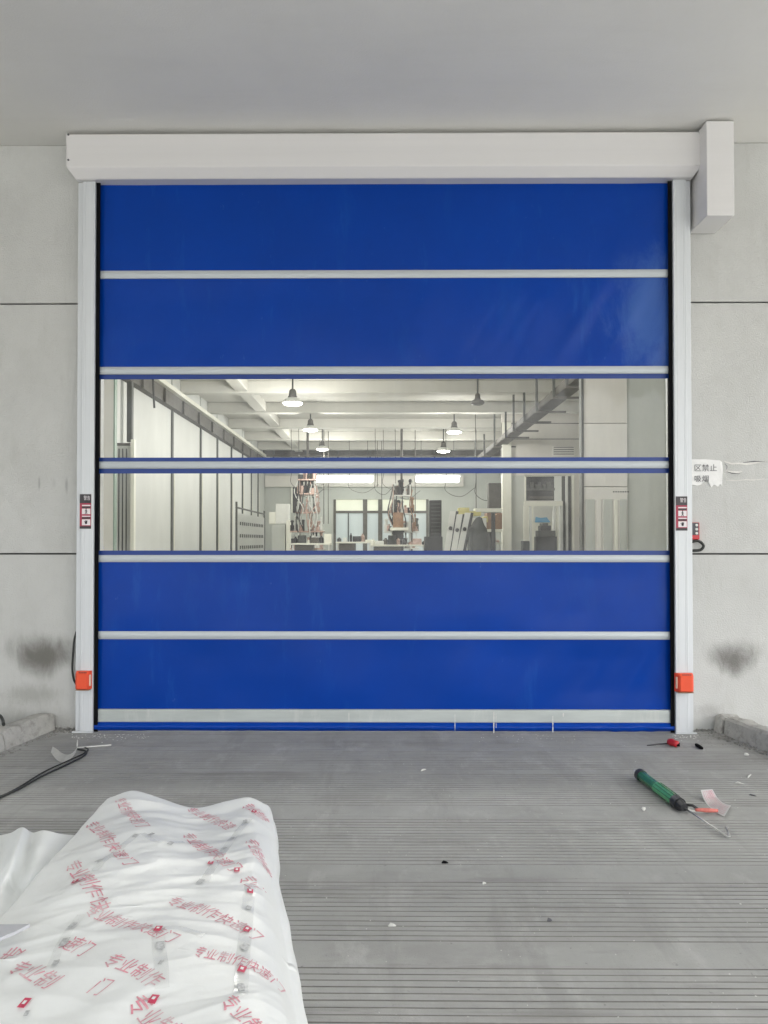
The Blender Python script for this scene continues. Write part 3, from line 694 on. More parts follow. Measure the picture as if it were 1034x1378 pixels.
for i in range(1, len(cl_) - 1):
    for k in range(1, 7):
        c = cl_[i].lerp(crr[i], k / 7); n_ = (crr[i] - cl_[i]).cross(cl_[i + 1] - cl_[i - 1]).normalized(); n_ = n_ if n_.z > 0 else -n_
        for sg in ((0, .5) if i < len(cl_) - 2 else (0,)):
            cc = c.lerp(cl_[i + 1].lerp(crr[i + 1], k / 9), sg) + n_ * 0.002; u = (crr[i] - cl_[i]).normalized() * .0026; v_ = n_.cross(u).normalized() * .0024
            bm.faces.new([bm.verts.new(q) for q in (cc - u - v_, cc + u - v_, cc + u + v_, cc - u + v_)])
shift(bm, crd); ob('dot_print', bm, 'redink', crd, kind='stuff')
# screwdriver with red handle
s0, s1, s2 = onz(871, 1003, .008), onz(901, 1000, .014), onz(913, 1004, .014)
scd = thing('screwdriver', 'short screwdriver with red handle lying near the foot of the right post', 'screwdriver', (s1.x, s1.y, 0))
bm = bmesh.new(); tube(bm, [s0, s0.lerp(s1, .15), s1], [.003, .0045, .0045], 8); shift(bm, scd); ob('shaft', bm, 'darksteel', scd, smooth=True)
d_ = (s2 - s1).normalized(); d_.z = 0
bm = bmesh.new(); tube(bm, [s1 - d_ * .01 + Vector((0, 0, .008)), s1 + Vector((0, 0, .01)), s1 + d_ * .03 + Vector((0, 0, .012)), s1 + d_ * .05 + Vector((0, 0, .012)), s1 + d_ * .07 + Vector((0, 0, .010)), s1 + d_ * .08 + Vector((0, 0, .006))], [.012, .024, .028, .022, .026, .016], 12); shift(bm, scd); ob('handle', bm, 'red', scd, smooth=True)
bm = bmesh.new(); q0 = s1 + d_ * .045 + Vector((0, -.02, .008)); cyl(bm, q0, q0 + Vector((.03, -.01, 0)), .014, n=12); shift(bm, scd); ob('handle_insert', bm, 'black', scd, smooth=True)
b0, b1 = onz(937, 1002, .012), onz(945, 1007, .012)
bm = bmesh.new(); tube(bm, [b0, b0.lerp(b1, .3), b0.lerp(b1, .7), b1], [.010, .014, .013, .010], 8); tag(ob('rubber_piece', bm, 'black'), 'small black rubber piece on the floor between screwdriver and kerb', 'rubber piece')
# curled white strip, thin rod and black cables on the left
pts = [onz(69, 1012, .05), onz(73, 1017, .03), onz(79, 1023, .010), onz(86, 1025, .006), onz(94, 1022, .008), onz(101, 1015, .016), onz(104, 1008, .02)]
c_ = cr(pts, 6); bm = bmesh.new(); prev = None
for i, p_ in enumerate(c_):
    t = i / (len(c_) - 1); wd_ = 0.012 + 0.045 * math.sin(min(1, t * 1.25) * math.pi * 0.85 + 0.25)
    q_ = (bm.verts.new(p_ + Vector((0, wd_, .032))), bm.verts.new(p_ + Vector((0, -wd_ * .2, 0))))
    if prev: bm.faces.new((prev[0], q_[0], q_[1], prev[1]))
    prev = q_
bmesh.ops.solidify(bm, geom=bm.faces[:], thickness=0.002)
tag(ob('curled_strip', bm, 'debris', smooth=True), 'curled white plastic offcut on the floor in front of the left post', 'offcut')
bm = bmesh.new(); tube(bm, [onz(104, 1006, .012), onz(125, 1004.5, .010), onz(150, 1002.5, .008)], .005, 8); tube(bm, [onz(104, 1004, .03), onz(104.5, 996, .03), onz(104, 1001, .02)], .004, 6)
tag(ob('thin_rod', bm, 'debris', smooth=True), 'thin pale rod lying beside the curled white offcut', 'rod')
for off, rr, lab in ((0, .0062, 'black cable running from the left post across the floor, the nearer of two'), (9, .005, 'black cable running from the left post across the floor, the farther of two')):
    pts = [onz(104 + off, 1008 - off * .3, .008), onz(116 + off * .3, 1011 - off * .3, .009), onz(112, 1018 - off * .4, .009), onz(88, 1030 - off * .5, .009), onz(58, 1044 - off * .5, .009), onz(25, 1062 - off * .25, .009), onz(-6, 1076 - off * .2, .009), onz(-80, 1110 - off, .009)]
    bm = bmesh.new(); tube(bm, cr(pts, 8), rr, 8); tag(ob('black_cable', bm, 'cable', smooth=True), lab, 'cable')
# black cable behind the left post
bm = bmesh.new(); pts = [at(103, 850, 5.885), at(100, 862, 5.88), at(98.5, 880, 5.878), at(97.5, 900, 5.878), at(99.5, 914, 5.88), at(103, 921, 5.885)]
tube(bm, cr(pts, 6), .008, 8); tag(ob('cable_bulge', bm, 'cable', smooth=True), 'black cable bulging out from behind the left post against the stained wall', 'cable')
bm = bmesh.new(); tube(bm, cr([onz(-3, 962, .16), onz(1, 964, .165), onz(4, 969, .155), onz(5, 975, .15)], 5), .012, 8)
tag(ob('cable_end', bm, 'cable', smooth=True), 'end of a black cable resting on the left kerb at the photo edge', 'cable')
# rubble and crumbs
def crumbs(name, label, spots, m, flat=False):
    bm = bmesh.new()
    for (x, y, s) in spots:
        base = onz(x, y, 0); n0 = len(bm.verts)
        r_ = bmesh.ops.create_icosphere(bm, subdivisions=1, radius=s)
        sq = (random.uniform(.6, 1.4), random.uniform(.6, 1.4), random.uniform(.25, .5) if flat else random.uniform(.5, .9))
        rt = Euler((0, 0, random.uniform(0, 6))).to_matrix()
        for v in r_['verts']:
            c = Vector((v.co.x * sq[0], v.co.y * sq[1], v.co.z * sq[2])) * random.uniform(.75, 1.25); v.co = rt @ c + base + Vector((0, 0, s * sq[2] * .5))
    o = ob(name, bm, m); tag(o, label, 'rubble', kind='stuff'); return o
sp = []
for k in range(70):   # along the right kerb
    t = random.random(); sp.append((958 + 74 * t + random.gauss(0, 2), 984 + 27 * t + random.uniform(0, 6), random.uniform(.004, .013)))
for k in range(420): sp.append((random.uniform(936, 1005), 986 + abs(random.gauss(0, 9)), random.uniform(.001, .0035)))
for k in range(60): sp.append((random.uniform(936, 962), random.uniform(980.5, 984), random.uniform(.003, .010)))
crumbs('rubble_right', 'grey concrete crumbs along the foot of the right kerb', sp, 'rubble').name = 'rubble'
sp = [(random.uniform(73, 100), random.uniform(979, 986), random.uniform(.004, .013)) for k in range(60)]
sp += [(76 - 76 * t + random.gauss(0, 1), 984 + 32 * t + random.uniform(0, 5), random.uniform(.002, .009)) for t in [random.random() for _ in range(60)]]
crumbs('rubble', 'grey concrete crumbs between the left kerb and the left post', sp, 'rubble')
sp = [(random.uniform(97, 200), 988 + abs(random.gauss(0, 5)), random.uniform(.002, .005)) for k in range(90)]
sp += [(random.uniform(905, 940), 989 + abs(random.gauss(0, 3)), random.uniform(.002, .006)) for k in range(50)]
sp += [(random.uniform(640, 780), random.uniform(988, 1000), random.uniform(.0015, .004)) for k in range(40)]
sp += [(random.uniform(380, 1034), random.uniform(990, 1370), random.uniform(.0012, .003)) for k in range(160)]
crumbs('plaster_crumbs', 'tiny white plaster crumbs scattered over the grooved floor', sp, 'debris')
# single scraps one can point at
for (x, y, ln, an, s, m, lab) in ((867, 1091, .03, 1.0, .012, 'debris', 'small white scrap on the floor left of the caulking gun'), (1005, 1017, .035, .2, .012, 'debris', 'white scrap beside the right kerb'),
        (1009, 1045, .09, .9, .006, 'debris', 'thin white sliver slanting on the floor below the right kerb'), (996, 1055, .05, -.5, .006, 'debris', 'small pale splinter on the floor right of the caulking gun'),
        (570, 1037, .05, .8, .006, 'debris', 'bent white scrap on the floor in front of the door middle'), (599, 1162, .03, .1, .007, 'black', 'tiny black chip in the middle of the floor'),
        (652, 1190, .02, .6, .006, 'debris', 'tiny white chip near the black chip'), (740, 1240, .02, .3, .007, 'ink', 'small dark chip on the floor toward the lower right'),
        (528, 1247, .03, .1, .007, 'debris', 'pale plaster fleck on the floor right of the white packing'), (1013, 1071, .04, -.5, .005, 'ink', 'dark splinter on the floor far right of the caulking gun')):
    c = onz(x, y, 0); bm = bmesh.new(); d_ = Vector((math.cos(an), math.sin(an), 0))
    tube(bm, [c - d_ * ln / 2 + Vector((0, 0, s * .5)), c - d_ * ln * .2 + Vector((0, .004, s * .9)), c + d_ * ln * .15 + Vector((0, 0, s * .8)), c + d_ * ln / 2 + Vector((0, 0, s * .4))], [s * .3, s, s * .8, s * .25], 6)
    tag(ob('scrap', bm, m), lab, 'scrap')

# ================================================================== WHITE PACKING FOAM
def surf_grid(rows, nu, nv, crease=None):
    """smooth surface through a table of (px, py, height) control points; rows run back to front"""
    W = [[onz(x, y, z) for x, y, z in r] for r in rows]
    cols = [cr(r, nu) for r in W]                   # along each row
    out = []
    for i in range(len(cols[0])):
        out.append(cr([c[i] for c in cols], nv))
    return [[out[i][j] for i in range(len(out))] for j in range(len(out[0]))]
def wrinkle(x, y):
    """long soft folds fanning out over the sheet, metres"""
    p = Vector((x, y, 0))
    h = 0.0
    wx_ = x + 0.10 * noise.noise(p * 2.0)
    wy_ = y + 0.12 * noise.noise(p * 1.6 + Vector((5, 1, 0)))
    for k, (fx, fy, a) in enumerate(((1.3, 2.6, .016), (1.8, 4.6, .0060), (3.1, 8.5, .0034), (4.2, 15, .0015), (5, 5, .006))):
        n_ = noise.noise(Vector((wx_ * fx + k * 7, wy_ * fy - wx_ * fx * .8, k * 3.1)))
        m_ = 0.5 + 0.5 * noise.noise(Vector((x * 3.1, y * 3.1, 20 + k)))
        h += a * m_ * (1 - 5 * min(.5, abs(n_)) ** .8) if 0 < k < 4 else a * n_
    return h
def packing(name, rows, label, skirt, wr=1.0, edges='blr', drop=0.0):
    g = surf_grid(rows, 26, 24)
    H, Wd = len(g), len(g[0])
    for j in range(H):
        for i in range(Wd):
            p_ = g[j][i]; e = min(1.0, min(j / 20, i / 20 if 'l' in edges else 1, (Wd - 1 - i) / 20))
            p_ = p_ + Vector((0, 0, wr * wrinkle(p_.x, p_.y) * (0.25 + 0.75 * e))); p_.z = max(p_.z, 0.006); g[j][i] = p_
    bm = bmesh.new(); V = [[bm.verts.new(p_) for p_ in r] for r in g]
    for j in range(H - 1):
        for i in range(Wd - 1): bm.faces.new((V[j][i], V[j][i + 1], V[j + 1][i + 1], V[j + 1][i]))
    # rounded skirt down to the floor round the back, left and right edges
    loop = []
    if 'l' in edges: loop += [(j, 0) for j in range(H - 1, 0, -1)]
    loop += [(0, i) for i in range(Wd)]
    loop += [(j, Wd - 1) for j in range(1, H)]
    pos = [g[j][i] for j, i in loop]
    cen = Vector((sum(p_.x for p_ in pos) / len(pos), sum(p_.y for p_ in pos) / len(pos) - 1.0, 0))
    prev = None
    for k, (j, i) in enumerate(loop):
        a, b = pos[max(0, k - 3)], pos[min(len(pos) - 1, k + 3)]
        t = (b - a); t.z = 0; t.normalize(); nrm = Vector((-t.y, t.x, 0))
        p_ = pos[k]; ring = [V[j][i]]
        for o_, f_ in ((.35, .95), (.7, .82), (.95, .62), (1.0, .38), (.92, .15), (.8, .0)):
            jit = 0.006 * noise.noise(Vector((p_.x * 7, p_.y * 7, f_ * 2)))
            ring.append(bm.verts.new((p_.x + nrm.x * (skirt * o_ + jit), p_.y + nrm.y * (skirt * o_ + jit), 0.003 + (p_.z - 0.003) * f_ - drop * 0)))
        if prev:
            for q in range(6): bm.faces.new((prev[q], prev[q + 1], ring[q + 1], ring[q]))
        prev = ring
    bmesh.ops.recalc_face_normals(bm, faces=bm.faces)
    bvh = BVHTree.FromBMesh(bm)
    c = g[H // 2][Wd // 2]
    t = thing(name, label, 'packing foam', (c.x, c.y, 0)); shift(bm, t)
    ob('foam_sheet', bm, 'foam', t, smooth=True)
    return t, bvh
rowsA = [
 [(148, 1073, .15), (180, 1064, .17), (215, 1074, .15), (262, 1087, .12), (305, 1078, .14), (335, 1073, .15), (357, 1082, .13)],
 [(122, 1100, .16), (165, 1098, .19), (215, 1103, .18), (262, 1110, .15), (305, 1105, .15), (340, 1098, .16), (364, 1108, .12)],
 [(92, 1135, .17), (150, 1132, .20), (210, 1135, .20), (262, 1142, .17), (310, 1140, .17), (343, 1135, .17), (365, 1142, .11)],
 [(50, 1178, .18), (120, 1172, .22), (190, 1172, .22), (255, 1180, .20), (308, 1178, .18), (343, 1178, .17), (366, 1185, .09)],
 [(22, 1215, .18), (95, 1215, .23), (175, 1212, .23), (250, 1215, .21), (312, 1215, .20), (350, 1218, .17), (375, 1225, .08)],
 [(-5, 1243, .18), (70, 1248, .22), (160, 1250, .23), (245, 1252, .23), (318, 1255, .21), (362, 1262, .17), (384, 1270, .08)],
 [(-40, 1290, .18), (50, 1290, .21), (150, 1293, .23), (245, 1297, .23), (325, 1300, .22), (370, 1308, .17), (391, 1315, .08)],
 [(-80, 1345, .17), (35, 1343, .20), (145, 1343, .22), (245, 1346, .23), (330, 1348, .22), (376, 1352, .17), (397, 1356, .08)],
 [(-120, 1410, .17), (20, 1410, .20), (140, 1410, .22), (245, 1410, .23), (338, 1410, .22), (384, 1410, .17), (406, 1410, .08)],
 [(-200, 1560, .17), (0, 1560, .20), (130, 1560, .22), (245, 1560, .22), (350, 1560, .20), (400, 1560, .16), (425, 1560, .08)],
]
pkA, bvA = packing('packing_foam', rowsA, 'large white foam wrapping with red Chinese print spread in a wrinkled heap at lower left', 0.035)
rowsB = [
 [(-140, 1150, .06), (-60, 1136, .09), (-10, 1126, .10), (14, 1121, .11), (30, 1113, .17), (44, 1120, .13), (60, 1117, .16), (85, 1122, .13), (112, 1124, .09), (150, 1128, .05)],
 [(-150, 1180, .10), (-70, 1162, .12), (-18, 1150, .12), (8, 1146, .12), (23, 1138, .17), (38, 1145, .12), (52, 1140, .15), (75, 1145, .12), (105, 1148, .08), (140, 1152, .04)],
 [(-160, 1220, .10), (-80, 1195, .12), (-26, 1182, .12), (-4, 1176, .11), (14, 1168, .15), (30, 1176, .10), (46, 1170, .12), (68, 1172, .09), (95, 1176, .05), (130, 1180, .02)],
 [(-170, 1280, .08), (-90, 1250, .09), (-40, 1235, .08), (-18, 1222, .07), (0, 1210, .09), (20, 1212, .06), (38, 1205, .06), (60, 1205, .04), (85, 1208, .02), (120, 1210, .01)],
 [(-180, 1370, .08), (-100, 1330, .09), (-50, 1305, .09), (-24, 1290, .09), (0, 1280, .09), (20, 1275, .08), (38, 1270, .07), (60, 1270, .06), (85, 1270, .04), (120, 1270, .02)],
]
pkB, bvB = packing('packing_foam', rowsB, 'second crumpled white foam sheet with pointed folds behind the large heap, at the left edge', 0.03, wr=.5, edges='l')
# grey board edge that shows under the upper fold
bm = bmesh.new(); vs_ = [onz(-60, 1249, .215), onz(40, 1248.5, .235), onz(22, 1258, .232), onz(-2, 1268, .228), onz(-60, 1290, .22)]
a = [bm.verts.new(v + Vector((0, 0, .012))) for v in vs_]; bm.faces.new(a)
r_ = bmesh.ops.extrude_face_region(bm, geom=bm.faces[:]); bmesh.ops.translate(bm, verts=[v for v in r_['geom'] if isinstance(v, bmesh.types.BMVert)], vec=(0, 0, -.01)); bmesh.ops.recalc_face_normals(bm, faces=bm.faces)
tag(ob('grey_board', bm, 'foamgrey'), 'corner of a flat grey board showing between folds of the foam at the left edge', 'board')

def drape(bm, verts_xy, faces, bvh, lift):
    """lay flat faces on the foam from above"""
    tmp = bmesh.new(); vv = [tmp.verts.new((x, y, 0)) for x, y in verts_xy]
    for q in faces:
        try: tmp.faces.new([vv[i] for i in q])
        except ValueError: pass
    bmesh.ops.triangulate(tmp, faces=tmp.faces[:])
    long_ = [e for e in tmp.edges if e.calc_length() > 0.018]
    if long_: bmesh.ops.subdivide_edges(tmp, edges=long_, cuts=1)
    bmesh.ops.triangulate(tmp, faces=tmp.faces[:])
    mp = {}
    for v in tmp.verts:
        hit, nrm, _, _ = bvh.ray_cast(Vector((v.co.x, v.co.y, 2)), Vector((0, 0, -1)))
        z = hit.z if hit else None
        mp[v] = None if z is None else bm.verts.new((v.co.x, v.co.y, z + lift))
    for f_ in tmp.faces:
        q = [mp[v] for v in f_.verts]
        if None in q: continue
        f2 = bm.faces.new(q); f2.normal_update()
        if f2.normal.z < 0: f2.normal_flip()
    tmp.free()
def hitpx(px, py, bvh):
    d = ray(px, py); h, _, _, _ = bvh.ray_cast(Vector((0, 0, 1.5)), d); return h
def print_on(body, x0, y0, x1, y1, hh, bvh=None, par=None, m='redink'):
    bvh = bvh or bvA; par = par or pkA
    a, b = hitpx(x0, y0, bvh), hitpx(x1, y1, bvh)
    if a is None or b is None: print('no hit', body, x0, y0); return
    v, f_ = text_geo(body); u = Vector((b.x - a.x, b.y - a.y)); L = u.length; n_ = Vector((-u.y, u.x)) / L
    # shear so that the strokes stand across the line as in the print
    xy = [(a.x + u.x * p_ + n_.x * q * hh, a.y + u.y * p_ + n_.y * q * hh) for p_, q in v]
    xy = [(x + .012 * noise.noise(Vector((x * 9, y * 9, 1))) + .004 * noise.noise(Vector((x * 30, y * 30, 2))), y + .014 * noise.noise(Vector((x * 9, y * 9, 6)))) for x, y in xy]
    bm = bmesh.new(); drape(bm, xy, f_, bvh, 0.0016); shift(bm, par); ob('red_print', bm, m, par)
T7 = '专业制作快速门'
for a in ((T7, 160, 1076, 193, 1112, .066), (T7, 122, 1107, 175, 1163, .066), ('专业制作快', 96, 1161, 142, 1226, .066), ('专业制作快速门', 119, 1223, 236, 1263, .066),
          ('专业制作快速', 256, 1088, 313, 1114, .066), (T7, 251, 1122, 318, 1170, .066), ('专业制作', 332, 1083, 358, 1106, .066), ('专业制作', 336, 1130, 360, 1174, .066),
          (T7, 228, 1211, 348, 1262, .066), (T7, 263, 1280, 383, 1336, .066), ('专业制作', 148, 1289, 214, 1322, .066), ('专业制', 180, 1346, 232, 1388, .066), ('专业制', 302, 1345, 352, 1388, .066),
          ('快速门', 26, 1205, 52, 1240, .066), ('专', 8, 1291, 24, 1276, .07), ('专业制', 18, 1302, 75, 1322, .07), ('速门', 92, 1268, 118, 1280, .07), ('门', 128, 1326, 143, 1330, .06), ('专业', 332, 1180, 350, 1198, .08)):
    print_on(*a)
def tape_on(pts, wd, parent=None, marks=True):
    hp = [hitpx(x, y, bvA) for x, y in pts]; hp = [h for h in hp if h]
    c = cr([Vector((h.x, h.y, 0)) for h in hp], 12); vs_, fs_ = [], []
    for i, p_ in enumerate(c):
        d = (c[min(i + 1, len(c) - 1)] - c[max(i - 1, 0)]).normalized(); n_ = Vector((-d.y, d.x, 0)) * wd / 2
        vs_ += [((p_ + n_).x, (p_ + n_).y), (p_.x, p_.y), ((p_ - n_).x, (p_ - n_).y)]
        if i: k = 3 * i; fs_ += [(k - 3, k - 2, k + 1, k), (k - 2, k - 1, k + 2, k + 1)]
    bm = bmesh.new(); drape(bm, vs_, fs_, bvA, 0.0035); shift(bm, pkA); tp = ob('clear_tape', bm, 'tape', pkA)
tape_on([(337, 1190), (334, 1222), (331, 1255), (327, 1290), (324, 1340)], .042)
tape_on([(213, 1250), (214, 1275), (217, 1300), (218, 1332)], .042)
tape_on([(335, 1103), (315, 1128), (295, 1155), (275, 1188)], .035)
tape_on([(186, 1122), (150, 1152), (128, 1172)], .030); tape_on([(192, 1122), (215, 1134), (248, 1134)], .025)
tape_on([(110, 1232), (98, 1248), (84, 1268), (70, 1300)], .030); tape_on([(213, 1251), (240, 1250), (275, 1260)], .03)
def mark(x, y, s, m='redmark', asp=1.0, rot=0.0, name='logo_print', hole=True):
    h = hitpx(x, y, bvA)
    if h is None: return
    def sq(k, kk, lift, mm, nm):
        ca, sa = math.cos(rot), math.sin(rot); pt = []
        for u, v in ((-1, -1), (1, -1), (1, 1), (-1, 1)):
            u *= s * k; v *= s * kk * asp; pt.append((h.x + u * ca - v * sa, h.y + u * sa + v * ca))
        bm = bmesh.new(); drape(bm, pt, [(0, 1, 2, 3)], bvA, lift); shift(bm, pkA); ob(nm, bm, mm, pkA)
    sq(1, 1, .0055, m, name)
    if hole: sq(.42, .38, .007, 'foam', 'logo_centre')
for x, y in ((337, 1200), (333, 1252), (326, 1306), (213, 1251), (207, 1346), (33, 1352), (101, 1188), (342, 1093), (319, 1172), (284, 1162)): mark(x, y, .011, asp=1.6, rot=random.uniform(-.2, .2))
for x, y, s in ((335, 1223, .009), (330, 1276, .011), (325, 1330, .010), (216, 1274, .012), (217, 1297, .006), (330, 1107, .010), (313, 1129, .008), (302, 1143, .009), (270, 1188, .012), (182, 1126, .010), (134, 1159, .010), (204, 1124, .009), (230, 1136, .010), (87, 1269, .012), (98, 1247, .009), (75, 1298, .009), (36, 1366, .006)):
    mark(x, y, s, m='inkgrey', asp=1.8, rot=random.uniform(-.4, .4), name='tape_print', hole=False)

# ================================================================== THE HALL BEHIND THE DOOR
HX0, HX1, HYB, HZ = -4.9, 6.6, 31.0, 5.38
def hthing(name, label, loc, cat='wall', group=None): return thing(name, label, cat, loc, group)
def pyz(py, Y): return at(500, py, Y).z
# left wall with ribs and panels
lw = hthing('hall_side_wall', 'long white panelled side wall on the left inside the hall, split by dark upright ribs', (HX0, 18, 0))
ribs = [at(px, 700, 10) for px in ()]
ry = []
for px in (231, 269.5, 292, 311, 326, 338, 347):
    d = ray(px, 650); ry.append(HX0 / d.x * d.y)
ys = [13.9] + ry + [HYB - .1]
for a, b in zip(ys, ys[1:]):
    pbox('wall_panel', (HX0 - .08, a + .06, 0), (HX0, b - .06, HZ), 'hallwall', lw)
for y in ry:
    pbox('dark_rib', (HX0 - .05, y - .055, 0), (HX0 + .035, y + .055, 4.6), 'rib', lw)
    pbox('pale_trim', (HX0 - .05, y + .06, 0), (HX0 + .05, y + .13, 3.4), 'cream', lw)
pbox('wall_backing', (HX0 - .25, 5.91, 0), (HX0 - .09, HYB, HZ), 'hallwall', lw)
pbox('wall_panel', (HX0 - .08, 6.0, 0), (HX0, 13.8, HZ), 'hallwall', lw)
# low window strips in the left wall
cr_ = hthing('crane_rail', 'dark steel rail under a white ledge running along the left hall wall', (HX0 + .2, 20, 4.6), 'rail')
pbox('rail_beam', (HX0 + .001, 12.5, 4.52), (HX0 + .16, HYB - .02, 4.83), 'rail', cr_); pbox('white_ledge', (HX0 + .001, 12.5, 4.835), (HX0 + .26, HYB - .02, 4.93), 'cream', cr_)
for k in range(12): pbox('rail_bracket', (HX0 + .162, 13 + k * 1.5, 4.50), (HX0 + .21, 13.06 + k * 1.5, 4.80), 'rail', cr_)
# near left partition with a dark post and narrow white frames
lp = hthing('partition', 'pale partition with thin green edge at the left end of the clear window bands', (at(145, 600, 12.5).x, 12.5, 0), 'partition')
e1 = at(154, 600, 12.5).x
pbox('panel', (-6.2, 12.5, 0), (e1 - .012, 12.58, HZ), 'officepale', lp); pbox('edge_trim', (e1 - .010, 12.49, 0), (e1 + .012, 12.6, HZ), 'edge', lp)
fr_ = hthing('wall_cabinet', 'tall narrow white cabinet beside the left partition with dark upright frame', (at(165, 700, 13.3).x, 13.3, 0), 'cabinet')
a, b = at(156, 740, 13.2), at(178, 600, 13.2)
pbox('cabinet_body', (a.x, 13.2, 0), (b.x, 13.6, b.z), 'hallwall', fr_)
for px in (160, 165, 170): q = at(px, 700, 13.19); pbox('door_gap', (q.x - .01, 13.185, 0.2), (q.x + .01, 13.199, b.z - .05), 'rib', fr_)
q = at(178.5, 700, 13.1); pbox('white_post', (q.x - .03, 13.08, 0), (q.x + .03, 13.18, b.z + .1), 'cream', fr_)
a, b = at(172, 595, 13.4), at(179, 514, 13.4); pbox('dark_post', (a.x, 13.35, a.z), (b.x, 13.45, b.z), 'rib', fr_)
a, b = at(156, 601, 13.3), at(178, 597, 13.3); pbox('bracket', (a.x, 13.2, a.z), (b.x, 13.5, b.z), 'rail', fr_)
# hanging hook near the rail
q = at(206, 508, 14); bm = bmesh.new(); tube(bm, [q + Vector((0, 0, 1)), q, at(207, 535, 14), at(208, 549, 14)], .02, 6)
tag(ob('hanging_cable', bm, 'darksteel'), 'dark cable hanging in front of the left rail', 'cable')
# ceiling and its beams
rf = bmesh.new(); box(rf, (HX0 - .4, 6.2, HZ + .002), (HX1 + .4, HYB + .4, HZ + .25)); ob('hall_ceiling', rf, 'hallceil', kind='structure')
for k, y in enumerate((9.5, 12.3, 15.1, 17.9, 20.7, 23.5, 26.3, 29.1)):
    bm = bmesh.new(); box(bm, (HX0 + .002, y, HZ - .30), (HX1 - .002, y + .28, HZ - .001), .01)
    nth = ('first', 'second', 'third', 'fourth', 'fifth', 'sixth', 'seventh', 'eighth')[k]
    tag(ob('ceiling_beam', bm, 'hallceil'), nth + ' cream beam across the hall ceiling counted from the door', 'beam', 'beams across the hall ceiling')
bm = bmesh.new(); box(bm, (-3.55, 6.3, HZ - .26), (-3.25, HYB, HZ - .0015), .01)
tag(ob('long_beam', bm, 'hallceil'), 'cream beam running lengthways along the left of the hall ceiling', 'beam')
# right wall, front return wall above the opening
rw = hthing('hall_side_wall', 'white side wall on the right inside the hall, mostly behind the partitions', (HX1, 18, 0))
pbox('wall_panel', (HX1, 5.91, 0), (HX1 + .2, HYB, HZ), 'hallwall', rw)
fw = hthing('hall_front_wall', 'inner face of the wall the roller door is set in', (0, 6.16, 0))
pbox('wall_panel', (-5.15, 6.155, 0), (LX, 6.25, HZ), 'hallwall', fw); pbox('wall_panel', (RX, 6.155, 0), (HX1 + .2, 6.25, HZ), 'hallwall', fw); pbox('wall_panel', (LX + .002, 6.21, 4.2), (RX - .002, 6.25, HZ), 'hallwall', fw)
# back wall with window openings
bw = hthing('hall_back_wall', 'grey back wall of the hall with a wide row of bright windows', (0, HYB, 0))
wz0, wz1, wzt = 0.9, pyz(672, HYB), pyz(689, HYB)
wx0, wx1 = at(449, 700, HYB).x, at(577, 700, HYB).x
pbox('wall_panel', (HX0 - .2, HYB, 0), (wx0, HYB + .2, HZ), 'hallgrey', bw); pbox('wall_panel', (wx1, HYB, 0), (HX1 + .2, HYB + .2, HZ), 'hallgrey', bw)
pbox('wall_panel', (wx0 + .001, HYB, 0), (wx1 - .001, HYB + .2, wz0), 'hallgrey', bw); pbox('wall_panel', (wx0 + .001, HYB, wz1), (wx1 - .001, HYB + .2, HZ), 'hallgrey', bw)
muls = [449.5, 491.5, 512, 532, 554, 576.5]
mx_ = [at(m_, 700, HYB).x for m_ in muls]
win = hthing('hall_window', 'wide frosted window in the back wall glowing with daylight', ((wx0 + wx1) / 2, HYB, wz0), 'window')
for i, x in enumerate(mx_):
    hw = .09 if i in (1, 2) else .05
    x_ = min(max(x, wx0 + hw + .002), wx1 - hw - .002)
    pbox('mullion', (x_ - hw, HYB - .03, wz0 + .003), (x_ + hw, HYB + .06, wz1 - .003), 'rail', win)
pbox('transom', (wx0 + .06, HYB - .02, wzt - .05), (wx1 - .06, HYB + .05, wzt + .05), 'rail', win)
for a, b in zip(mx_, mx_[1:]):
    pbox('window_pane', (a + .05, HYB + .07, wzt + .001), (b - .05, HYB + .076, wz1 - .003), 'frost_up', win); pbox('window_pane', (a + .05, HYB + .07, wz0 + .003), (b - .05, HYB + .076, wzt - .001), 'frost_lo', win)
q = at(469, 700, HYB).x; pbox('mullion', (q - .025, HYB - .01, wz0 + .003), (q + .025, HYB + .05, wzt - .052), 'rib', win)
# dark beam and pipes under the ceiling at the back
pb = hthing('pipe_run', 'dark beam with pipes under the ceiling at the far end of the hall', (0, 30.5, 5), 'pipes')
pbox('beam', (HX0 + .02, 30.3, pyz(613, 30.3)), (HX1 - .02, 30.6, pyz(601, 30.3)), 'rail', pb)
for k, (z, y) in enumerate(((4.72, 29.9), (4.9, 29.7), (4.6, 29.6))):
    bm = bmesh.new(); cyl(bm, (HX0 + .05, y, z), (3.4, y, z), .05, n=8); shift(bm, pb); ob('pipe', bm, 'rail', pb)
for k in range(6):
    x = -4.4 + k * 1.3; pbox('pipe_hanger', (x, 29.75, 4.5 + .1 * (k % 3)), (x + .06, 29.85, HZ - .002), 'rib', pb)
pbox('upper_band', (HX0 + .03, 30.75, pyz(655, 30.75)), (3.4, 30.95, pyz(640, 30.75)), 'officewall', pb)

